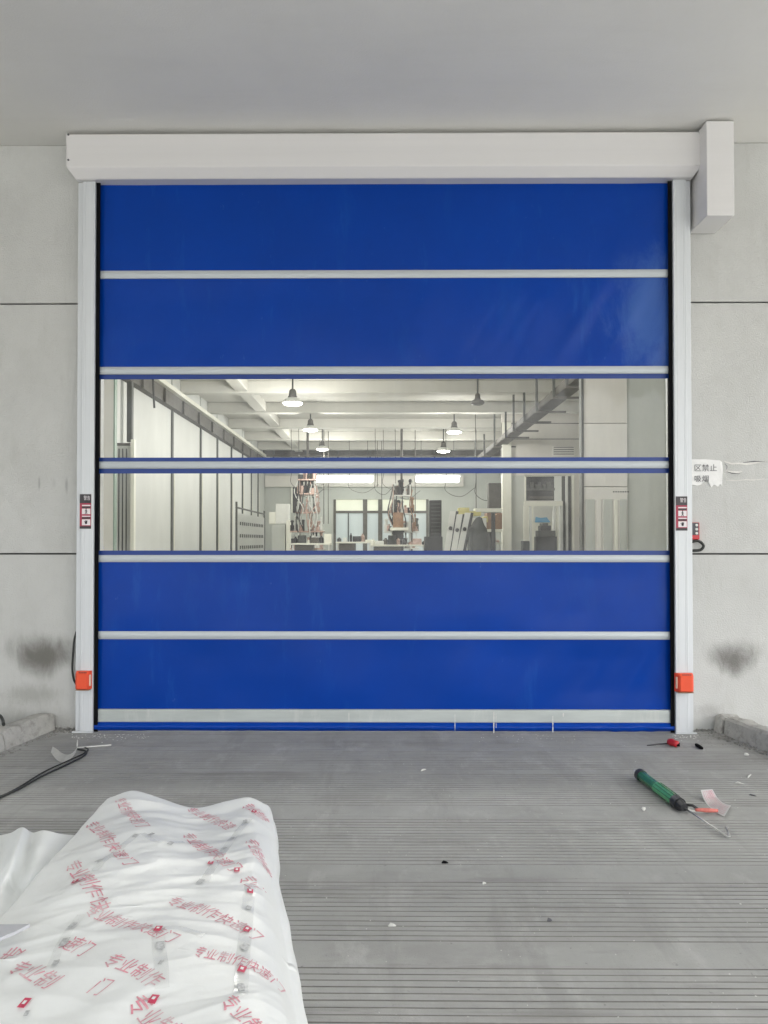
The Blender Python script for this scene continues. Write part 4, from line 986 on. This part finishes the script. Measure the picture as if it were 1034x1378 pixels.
# hanging lamps
def lamp(px, py, Y, on, lab, wpx):
    c = at(px, py, Y); r = wpx / 2 * Y / F
    t = thing('hanging_lamp', lab, 'lamp', tuple(c), 'high-bay lamps hanging from the hall ceiling')
    bm = bmesh.new(); cyl(bm, c + Vector((0, 0, r * 1.15)), (c.x, c.y, HZ - .001), .02, n=8); shift(bm, t); ob('hanging_rod', bm, 'rib', t)
    bm = bmesh.new(); lathe(bm, [(.001, r * 1.3), (r * .22, r * 1.28), (r * .36, r * 1.1), (r * .40, r * .62), (r * .46, r * .55), (r * .46, r * .40), (r * .3, r * .38)], c, 20); shift(bm, t); ob('driver_box', bm, 'rail', t, smooth=False)
    bm = bmesh.new(); lathe(bm, [(r * .45, r * .42), (r * .8, r * .22), (r, 0), (r, -.035), (r * .96, -.03), (r * .76, r * .2), (r * .42, r * .38)], c, 28)
    shift(bm, t); ob('lamp_shade', bm, 'lamp_dim' if not on else 'whitem', t, smooth=True)
    bm = bmesh.new(); lathe(bm, [(.001, -.075), (r * .5, -.07), (r * .85, -.055), (r * .95, -.02), (r * .9, .02)], c, 28); shift(bm, t); ob('diffuser', bm, 'lamp_glow' if on else 'lamp_dim', t, smooth=True)
    if on:
        ld = bpy.data.lights.new('lamp_light', 'POINT'); lo = bpy.data.objects.new('lamp_light', ld); C.objects.link(lo); lo.parent = t; lo.location = (0, 0, -.3); ld.energy = LAMP_W; ld.shadow_soft_size = .2; ld.color = (1, .985, .95)
LAMP_W = 37
lamp(394, 541, 17.0, True, 'lit hanging lamp nearest the door in the left row', 27)
lamp(418, 577, 20.9, True, 'lit hanging lamp second in the left row', 20); lamp(434, 603.5, 25.5, True, 'lit hanging lamp farthest in the left row', 16)
lamp(643, 541, 16.6, False, 'unlit dark hanging lamp nearest the door in the right row', 18)
lamp(611.5, 580, 21.2, True, 'lit hanging lamp second in the right row', 20); lamp(597, 606, 25.7, True, 'lit hanging lamp farthest in the right row', 18)
lamp(390, 470, 12.6, True, 'unseen lamp added to light the hall front, above the window bands, left row', 30); lamp(640, 470, 12.4, True, 'unseen lamp added to light the hall front, above the window bands, right row', 30)  # unseen lamps, added to brighten the near partitions
lamp(360, 380, 8.6, True, 'unseen lamp added to light the hall front, just inside the door on the left', 50); lamp(670, 380, 8.6, True, 'unseen lamp added to light the hall front, just inside the door on the right', 50)  # second unseen pair, added for light just inside the door
for i, (px0, px1, lab) in enumerate(((423, 502, 'bright linear light across the back of the hall on the left'), (560, 618, 'bright linear light across the back of the hall on the right'))):
    a, b = at(px0, 649, 28.5), at(px1, 641, 28.5); t = thing('linear_light', lab, 'lamp', ((a.x + b.x) / 2, 28.5, a.z))
    bm = bmesh.new(); box(bm, (a.x, 28.4, a.z), (b.x, 28.6, b.z), .03); shift(bm, t); ob('diffuser', bm, 'tube_glow', t)
    pbox('fixture_body', (a.x - .05, 28.35, b.z + .002), (b.x + .05, 28.65, b.z + .07), 'whitem', t)
    for x in (a.x + .2, b.x - .2): bm = bmesh.new(); cyl(bm, (x, 28.5, b.z + .07), (x, 28.5, HZ), .012, n=6); shift(bm, t); ob('wire', bm, 'rib', t)

# cable tray on hangers, right
TX, TZ = 3.57, 4.36
tray = hthing('cable_tray', 'dark cable tray hung on rods running away along the right of the hall', (TX, 18, TZ), 'cable tray')
y0_, y1_ = 12.6, 29.8
pbox('tray_bottom', (TX - .16, y0_, TZ - .02), (TX + .16, y1_, TZ), 'rail', tray)
for s in (-1, 1): pbox('tray_side', (TX + s * .16 - .012, y0_, TZ + .002), (TX + s * .16 + .012, y1_, TZ + .12), 'rail', tray)
for k in range(5): bm = bmesh.new(); cyl(bm, (TX - .12 + k * .06, y0_, TZ + .035), (TX - .12 + k * .06, y1_, TZ + .04), .025, n=6); shift(bm, tray); ob('cable', bm, 'cable' if k % 2 else 'rail', tray)
for k, y in enumerate((13.4, 14.4, 16.0, 17.4, 18.8, 20.0, 22.0, 24.2, 26.5)):
    h_ = HZ if k % 2 == 0 else TZ + .75
    pbox('hanger_rod', (TX - .235, y, TZ - .06), (TX - .185, y + .05, HZ - .003 if k % 2 == 0 else TZ + .62), 'rib', tray)
    pbox('hanger_bracket', (TX - .24, y - .01, TZ - .10), (TX + .42, y + .06, TZ - .062), 'rail', tray)

# office block far right
OY = 22.0
ox = lambda px: at(px, 650, OY).x
oz = lambda py: pyz(py, OY)
off = hthing('office_block', 'pale office block inside the hall with a cream corner column, dark window and open doorway', (ox(730), OY, 0), 'office')
pbox('corner_column', (ox(676), OY - .06, 0), (ox(688), OY + .2, 5.0), 'cream', off)
pbox('wall_panel', (ox(688) + .002, OY, 0), (ox(706), OY + .15, oz(640)), 'hallgrey', off)
pbox('wall_panel', (ox(676), OY + .01, oz(640) + .002), (ox(800), OY + .15, HZ - .003), 'officewall', off)
pbox('wall_panel', (ox(773), OY, 0), (ox(800), OY + .15, oz(640)), 'officewall', off)
pbox('wall_panel', (ox(706) + .002, OY, oz(681)), (ox(757), OY + .15, oz(674)), 'officepale', off)
pbox('lintel', (ox(705), OY - .05, oz(681)), (ox(757), OY - .002, oz(675)), 'cream', off)
for py in (570, 591): pbox('panel_joint', (ox(676), OY + .004, oz(py) - .012), (ox(800), OY + .009, oz(py) + .012), 'rail', off)
pbox('window_frame', (ox(706), OY - .03, oz(674)), (ox(708), OY + .1, oz(642)), 'cream', off)
pbox('dark_window', (ox(708), OY + .10, oz(673.5)), (ox(747), OY + .12, oz(641)), 'dark', off)
pbox('window_shelf', (ox(708), OY + .0, oz(660)), (ox(747), OY + .09, oz(657)), 'rib', off); pbox('window_shelf', (ox(712), OY + .0, oz(671)), (ox(745), OY + .09, oz(668)), 'rail', off)
for k in range(7): x = ox(709 + k * 5.5); pbox('boxed_item', (x, OY + .0, oz(656.8)), (x + .06 + .03 * (k % 3), OY + .09, oz(652 - (k * 3) % 6)), 'rib' if k % 3 else 'cloth', off)
for px, wd in ((707, .12), (714, .05), (745.5, .05), (750, .06), (756, .05), (763, .05), (771, .06)):
    pbox('door_post', (ox(px) - wd / 2, OY - .04 - .001 * px / 100, 0), (ox(px) + wd / 2, OY + .1, oz(681) if px < 757 else oz(640)), 'cream' if wd > .05 else 'hallwall', off)
pbox('dark_recess', (ox(757.5), OY + .12, 0), (ox(772.5), OY + .14, oz(640.5)), 'rib', off)
pbox('inner_wall', (ox(708), OY + 1.6, 0), (ox(760), OY + 1.7, 4.0), 'cream', off)
bm = bmesh.new(); a, b = at(718, 702, OY + 1.55), at(743, 681, OY + 1.55); box(bm, a, (b.x, OY + 1.58, b.z)); shift(bm, off); ob('wall_poster', bm, 'whitem', off)
bm = bmesh.new(); P4 = [at(720, 703, OY + 1.54), at(741, 703, OY + 1.54), at(736, 696, OY + 1.54), at(728, 697, OY + 1.54), at(721, 695.5, OY + 1.54)]; bm.faces.new([bm.verts.new(p_) for p_ in P4]); shift(bm, off); ob('poster_print', bm, 'bluepaper', off)
pbox('wall_box', (ox(759), OY - .1, oz(541)), (ox(765), OY - .002, oz(533)), 'rail', off)
pbox('louvre', (ox(744), OY - .04, oz(614)), (ox(773), OY - .002, oz(601)), 'officepale', off)
for k in range(4): pbox('louvre_slat', (ox(745), OY - .06, oz(612 - k * 3)), (ox(772), OY - .042, oz(611 - k * 3)), 'rail', off)
bkt = hthing('roof_bracket', 'dark steel bracket under the hall ceiling above the right end of the cable tray', (ox(752), OY - .4, oz(520)), 'bracket')
pbox('bracket_arm', (ox(722), OY - .5, oz(521)), (ox(768), OY - .3, oz(512)), 'rail', bkt); pbox('bracket_arm', (ox(705), OY - .5, oz(532)), (ox(742), OY - .3, oz(522)), 'rib', bkt)
# dark machine in the doorway
def blockstack(name, label, cat, Y, items, depth=.5):
    c = at(sum(i[0] + i[1] for i in items) / 2 / len(items), 740, Y); t = thing(name, label, cat, (c.x, Y, 0))
    for k, (x0, x1, y0, y1, m, nm) in enumerate(items):
        a, b = at(x0, y1, Y), at(x1, y0, Y)
        pbox(nm, (a.x, Y - .003 * k, a.z), (b.x, Y + depth * (.6 + .4 * ((k * 37) % 10) / 10), b.z), m, t, bev=min(.012, abs(b.z - a.z) * .1))
    return t
blockstack('printer', 'dark machine standing in the open office doorway', 'machine', OY - .9, [(722, 750, 722, 760, 'dark', 'body'), (725, 748, 714, 722, 'cloth', 'feeder'), (728, 742, 707, 714, 'dark', 'hopper'), (704, 713, 728, 750, 'cloth', 'side_tray'), (731, 738, 704, 707, 'rib', 'lid')])
# nearer pale partition at the right end
NYP = 12.0
nx = lambda px: at(px, 650, NYP).x
nz = lambda py: pyz(py, NYP)
np_ = hthing('partition', 'pale partition with tall cabinet doors at the right end of the clear window bands', (nx(840), NYP, 0), 'partition')
pbox('panel', (nx(785), NYP, nz(655) + .006), (nx(845) - .006, NYP + .1, nz(570) - .006), 'officepale', np_); pbox('panel', (nx(785), NYP, nz(570) + .006), (nx(845) - .006, NYP + .1, HZ - .35), 'officewall', np_)
pbox('panel', (nx(785), NYP, 0), (nx(845) - .006, NYP + .1, nz(655) - .006), 'officepale', np_)
pbox('panel', (nx(845) + .006, NYP + .06, 0), (HX1 - .01, NYP + .16, HZ - .35), 'hallgrey', np_)
pbox('edge_strip', (nx(784) - .02, NYP - .03, 0), (nx(785) + .004, NYP + .12, HZ - .30), 'rib', np_)
pbox('joint_backing', (nx(785), NYP + .101, 0), (nx(846), NYP + .11, HZ - .35), 'rail', np_)
for i, (x0, x1, m) in enumerate(((788, 800, 'hallgrey'), (803, 809, 'officepale'), (812, 824, 'hallgrey'), (826, 831, 'cream'), (834, 843, 'hallgrey'))):
    pbox('cabinet_door', (nx(x0), NYP - .02, 0), (nx(x1), NYP - .002, nz(672)), m, np_, bev=.004)
for k in range(7): pbox('label_plate', (nx(825 + k * 3.2), NYP - .008, nz(662) - .01), (nx(827 + k * 3.2), NYP - .001, nz(662) + .01), 'rib', np_)
a, b = at(826, 660, NYP - .004), at(843, 640, NYP - .004)
# things low in the hall --------------------------------------------------
# peg rack by the left wall
rk = hthing('peg_rack', 'white peg board rack with rows of small dark pegs by the left hall wall', (-3.3, 18.5, 0), 'rack')
xA, xB, yA, yB = at(318.5, 700, 17).x, at(356, 700, 20.8).x, 17.0, 20.8
bm = bmesh.new(); zA, zB = pyz(678, yA), pyz(692, yB)
vsq = [(xA, yA, .2), (xB, yB, .2), (xB, yB, zB - .1), (xA, yA, zA - .2)]; f_ = bm.faces.new([bm.verts.new(v) for v in vsq]); bmesh.ops.solidify(bm, geom=[f_], thickness=.03); shift(bm, rk); ob('board', bm, 'hallwall', rk)
bm = bmesh.new(); tube(bm, [(xA, yA, 0), (xA, yA, zA + .05)], .025, 8); shift(bm, rk); ob('frame_post', bm, 'rib', rk)
bm = bmesh.new(); tube(bm, [(xA, yA, zA - .08), (xB, yB, zB)], .022, 8); shift(bm, rk); ob('top_rail', bm, 'rib', rk)
bm = bmesh.new(); tube(bm, [(xB, yB, 0), (xB, yB, zB + .1)], .025, 8); shift(bm, rk); ob('frame_post', bm, 'rib', rk)
pg = None
for r0_ in (704, 721, 737):
    for k in range(13):
        t_ = (k + 1.5) / 15; x = xA + (xB - xA) * t_; y = yA + (yB - yA) * t_; zz = 1.5 + (727 - r0_) * 17 / F
        bm = bmesh.new(); box(bm, (x + .004, y, zz - .04), (x + .03, y + .03, zz + .04)); shift(bm, rk); ob('peg', bm, 'rib', rk)
# cupboard with white boxes, back left
blockstack('white_cabinet', 'white cabinets and cartons standing in the back left corner of the hall', 'cabinet', 27.0, [(362, 371, 689, 705, 'cream', 'carton'), (371, 389, 678, 705, 'whitem', 'cupboard'), (366, 384, 706, 745, 'hallgrey', 'lower_cabinet'), (385, 391, 700, 745, 'cream', 'side_panel')])
d_o = hthing('side_door', 'tall dark doorway opening in the back wall left of the pinkish machine', (at(397, 700, 30.9).x, 30.9, 0), 'door')
a, b = at(394, 690, 30.9), at(402, 653, 30.9); pbox('door_leaf', (a.x, 30.93, a.z), (b.x, 30.97, b.z), 'dark', d_o); pbox('door_frame', (a.x - .06, 30.9, a.z), (a.x - .003, 30.98, b.z + .06), 'cream', d_o)
# process machines
def tower(px, py0, wpx, Y, lab, seed, mats):
    rnd = random.Random(seed); c = at(px, 740, Y); W_ = wpx * Y / F; top = pyz(py0, Y)
    t = thing('process_machine', lab, 'machine', (c.x, Y, 0))
    for sx in (-1, 1):
        for sy in (0, 1):
            x = c.x + sx * W_ * .30; pbox('frame_post', (x - .02, Y + sy * .5, 0), (x + .02, Y + sy * .5 + .04, top), 'whitem', t)
    for k, z in enumerate((1.2, 1.75, 2.35, 2.95, 3.4)):
        if z > top: break
        ww = W_ * (.62 if z < 2 else .42 if z < 2.8 else .34)
        pbox('deck_plate', (c.x - ww, Y - .05, z), (c.x + ww, Y + .6, z + .05), mats[0], t, bev=.006)
        for q in range(18):
            x = c.x + rnd.uniform(-.9, .9) * ww; h = rnd.uniform(.15, .6); r = rnd.uniform(.025, .09); y = Y + rnd.uniform(-.02, .4)
            bm = bmesh.new()
            if q % 3 < 2: lathe(bm, [(.001, 0), (r, 0), (r, h * .5), (r * .6, h * .55), (r * .6, h * .8), (r * .9, h * .82), (r * .9, h * .95), (.001, h)], (x, y, z + .051), 10)
            else: box(bm, (x - r, y, z + .051), (x + r, y + .1, z + h * .7), .01)
            shift(bm, t); ob('fitting', bm, rnd.choice(mats), t)
    for q in range(9):
        x = c.x + rnd.uniform(-.4, .4) * W_; bm = bmesh.new(); z0 = rnd.uniform(1.3, 2.2); y = Y - .1
        tube(bm, cr([(x, y, z0), (x + rnd.uniform(-.2, .2), y - .05, z0 + .4), (x + rnd.uniform(-.15, .15), y, z0 + .9), (x, y + .1, min(top, z0 + 1.4))], 4), .018, 6); shift(bm, t); ob('hose', bm, rnd.choice(mats), t, smooth=True)
    pbox('base_cabinet', (c.x - W_ * .62, Y - .1, 0), (c.x + W_ * .62, Y + .6, 1.15), 'whitem', t)
    bm = bmesh.new(); cyl(bm, (c.x, Y + .25, top), (c.x, Y + .25, HZ - .002), .04, n=8); shift(bm, t); ob('riser_pipe', bm, 'rail', t)
    return t
tower(413, 645, 36, 23.5, 'tall cluttered machine with pinkish metal fittings left of the hall windows', 3, ['copper', 'copper', 'whitem', 'cloth', 'dark'])
tower(541, 652, 38, 24.5, 'tall cluttered machine with a brown barrel in front of the hall windows', 11, ['whitem', 'rail', 'copper', 'dark', 'brown'])
a, b = at(529, 710, 24.2), at(543, 690, 24.2); brl = thing('brown_barrel', 'brown barrel mounted in front of the middle machine under a white tray', 'barrel', ((a.x + b.x) / 2, 24.1, a.z))
bm = bmesh.new(); cyl(bm, ((a.x + b.x) / 2, 24.1, a.z), ((a.x + b.x) / 2, 24.1, b.z), (b.x - a.x) / 2, n=20); shift(bm, brl); ob('barrel_body', bm, 'brown', brl)
pbox('white_tray', (a.x - .1, 23.8, a.z - .1), (b.x + .16, 24.3, a.z - .004), 'cream', brl, bev=.01)
pbox('foot_block', (a.x, 23.9, .9), (b.x, 24.3, a.z - .102), 'dark', brl)
# benches
def bench(x0, x1, py, Y, lab, items):
    a, b = at(x0, py, Y), at(x1, py, Y); t = thing('workbench', lab, 'workbench', ((a.x + b.x) / 2, Y, 0), 'workbenches in the hall')
    pbox('bench_top', (a.x, Y, a.z - .05), (b.x, Y + .8, a.z), 'cream', t, bev=.006)
    for x in (a.x + .03, b.x - .07):
        for y in (Y + .03, Y + .73): pbox('leg', (x, y, 0), (x + .04, y + .04, a.z - .051), 'whitem', t)
    pbox('drawer_unit', (a.x + .1, Y + .05, a.z - .5), (a.x + (b.x - a.x) * .55, Y + .6, a.z - .052), 'rail', t)
    rnd = random.Random(int(x0))
    for k in range(items):
        x = a.x + (b.x - a.x) * (k + .5) / items; h = rnd.uniform(.05, .28); w_ = rnd.uniform(.05, .14)
        m = rnd.choice(['whitem', 'cream', 'rail', 'copper', 'dark', 'cloth']); bm = bmesh.new()
        if k % 2: box(bm, (x - w_, Y + .2, a.z + .001), (x + w_, Y + .45, a.z + h), .01)
        else: lathe(bm, [(.001, 0), (w_ * .6, 0), (w_ * .6, h * .7), (w_ * .25, h * .85), (w_ * .25, h), (.001, h)], (x, Y + .3, a.z + .001), 12)
        kind = 'box' if k % 2 else 'jar'
        tag(ob(kind, bm, m), '%s %s, %s from the left on the %s bench' % ({'whitem': 'white', 'cream': 'cream', 'rail': 'grey', 'copper': 'pinkish', 'dark': 'black', 'cloth': 'charcoal'}[m], kind, ('first', 'second', 'third', 'fourth', 'fifth', 'sixth', 'seventh', 'eighth', 'ninth')[k], {452: 'window', 498: 'middle machine', 392: 'pinkish machine', 640: 'right-hand'}[x0]), kind, 'small goods on the hall benches')
bench(452, 500, 729, 22.5, 'long cream workbench below the left half of the hall windows with goods', 6)
bench(498, 575, 733, 21.0, 'cream workbench in front of the brown barrel machine with goods', 9)
bench(392, 445, 731, 21.8, 'cream workbench in front of the pinkish machine with goods', 6)
bench(640, 676, 730, 20.5, 'cream workbench left of the office corner column with goods', 5)
# dark rack cabinet
rc = blockstack('rack_cabinet', 'tall black rack cabinet right of the hall windows', 'cabinet', 20.0, [(578.5, 594.5, 673, 745, 'dark', 'body'), (572, 596, 722, 760, 'dark', 'base')])
for k in range(9): a, b = at(580, 679 + k * 5, 19.98), at(593, 677.5 + k * 5, 19.98); pbox('shelf_lip', (a.x, 19.96, a.z), (b.x, 19.992, b.z), 'cloth', rc)
# leaning white boards with black edges
for i, (xb, xt, yt) in enumerate(((597, 606, 688), (606, 615, 692), (614, 626, 690))):
    a, b = at(xb, 748, 18.6 - i * .05), at(xt, yt, 18.6 - i * .05); t = thing('leaning_board', ('leftmost', 'middle', 'rightmost')[i] + ' of three white boards with black edges leaning beside the black rack', 'board', (a.x, a.y, a.z), 'boards leaning in the hall')
    wd_ = .15; bm = bmesh.new()
    f_ = bm.faces.new([bm.verts.new(v) for v in ((a.x, a.y, a.z), (a.x + wd_, a.y, a.z), (b.x + wd_, b.y, b.z), (b.x, b.y, b.z))]); r_ = bmesh.ops.extrude_face_region(bm, geom=[f_]); bmesh.ops.translate(bm, verts=[v for v in r_['geom'] if isinstance(v, bmesh.types.BMVert)], vec=(0, .05, 0)); bmesh.ops.recalc_face_normals(bm, faces=bm.faces); shift(bm, t); ob('panel', bm, 'whitem', t)
    bm = bmesh.new(); o_ = Vector((wd_ + .03, 0, 0)); tube(bm, [a + o_, b + o_], .035, 6); shift(bm, t); ob('black_edge', bm, 'dark', t)
    bm = bmesh.new(); m_ = a.lerp(b, .62) + Vector((.07, -.03, 0)); bmesh.ops.create_icosphere(bm, subdivisions=2, radius=.05, matrix=Matrix.Translation(m_)); shift(bm, t); ob('knob', bm, 'dark', t)
# machine with yellow guard, covered dark shape
ym = blockstack('guarded_machine', 'white machine with a yellow top guard next to the leaning boards', 'machine', 19.0, [(618, 655, 697, 760, 'whitem', 'body'), (613, 648, 688, 694, 'yellow', 'top_guard'), (618, 632, 683, 688, 'yellow', 'guard_box'), (622, 640, 703, 712, 'cream', 'panel'), (640, 676, 684, 689, 'cream', 'rear_shelf')])
c0 = at(644, 745, 18.4); dk = thing('covered_machine', 'dark grey cloth cover over a machine in front of the yellow guard', 'covered machine', (c0.x, 18.4, 0))
bm = bmesh.new(); sc_ = 18.4 / F
lathe(bm, [(.26, 0), (.25, pyz(722, 18.4)), (.22, pyz(712, 18.4)), (.15, pyz(706, 18.4)), (.11, pyz(701, 18.4)), (.08, pyz(697, 18.4)), (.001, pyz(695, 18.4))], (c0.x, 18.4, 0), 18)
for v in bm.verts: v.co.x += .05 * noise.noise(v.co * 4); v.co.y += .05 * noise.noise(v.co * 4 + Vector((3, 3, 3)))
shift(bm, dk); ob('cover', bm, 'cloth', dk, smooth=True); a, b = at(634, 718, 18.3), at(642, 710, 18.3); pbox('side_bulge', (a.x - .06, 18.2, 1.0), (b.x, 18.5, b.z), 'cloth', dk, bev=.05, seg=3)
blockstack('storage_shelf', 'shelf with boxes and a tall speckled column left of the office corner', 'shelf', 20.2, [(658, 675, 650, 684, 'rail', 'tall_unit'), (655, 676, 690, 712, 'brown', 'boxes'), (656, 676, 712, 716, 'cream', 'shelf_board'), (661, 667, 688, 745, 'dark', 'post'), (651, 657, 695, 703, 'yellow', 'small_box'), (640, 660, 716, 745, 'rib', 'lower_unit')])
# conduit loops and hoses hanging over the machines
for i, (px0, px1, py, Y, m) in enumerate(((505, 530, 658, 25.5, 'cable'), (516, 556, 652, 25.8, 'rail'), (532, 566, 664, 25.2, 'cable'), (392, 420, 650, 25.0, 'rail'), (402, 436, 662, 24.6, 'cable'), (640, 672, 664, 21.5, 'cable'), (600, 640, 660, 24.0, 'rail'), (470, 510, 656, 27.0, 'rail'))):
    a, b = at(px0, py, Y), at(px1, py - 4, Y); mid = a.lerp(b, .5) - Vector((0, 0, .25))
    bm = bmesh.new(); tube(bm, cr([Vector((a.x, Y, HZ - .01)), a + Vector((.02, 0, .5)), a, mid, b], 6), .009, 6)
    tag(ob('hanging_hose', bm, m, smooth=True), ('black' if m == 'cable' else 'grey') + ' hose looping from the hall ceiling, ' + ('left of the window row centre', 'over the brown barrel', 'right over the brown barrel machine', 'over the left of the pinkish machine', 'over the right of the pinkish machine', 'above the storage shelf', 'above the leaning boards', 'above the left window panes')[i], 'hose', 'hoses hanging over the hall machines')
# thin pipes dropping from the ceiling
for px, y1, Y, lab in ((436, 705, 26, 'thin pipe drop right of the pinkish machine'), (442, 705, 26.3, 'thinner pipe drop right of the pinkish machine'), (559, 700, 26, 'thin pipe drop at the right of the middle machine'), (641, 690, 25, 'thin pipe drop behind the yellow guard'), (514, 725, 27, 'pipe drop in front of the middle of the windows'), (508, 655, 27, 'short pipe drop above the middle of the windows')):
    p_ = at(px, y1, Y); bm = bmesh.new(); cyl(bm, p_, (p_.x, p_.y, HZ - .002), .014, n=8); tag(ob('pipe_drop', bm, 'rail'), lab, 'pipe')
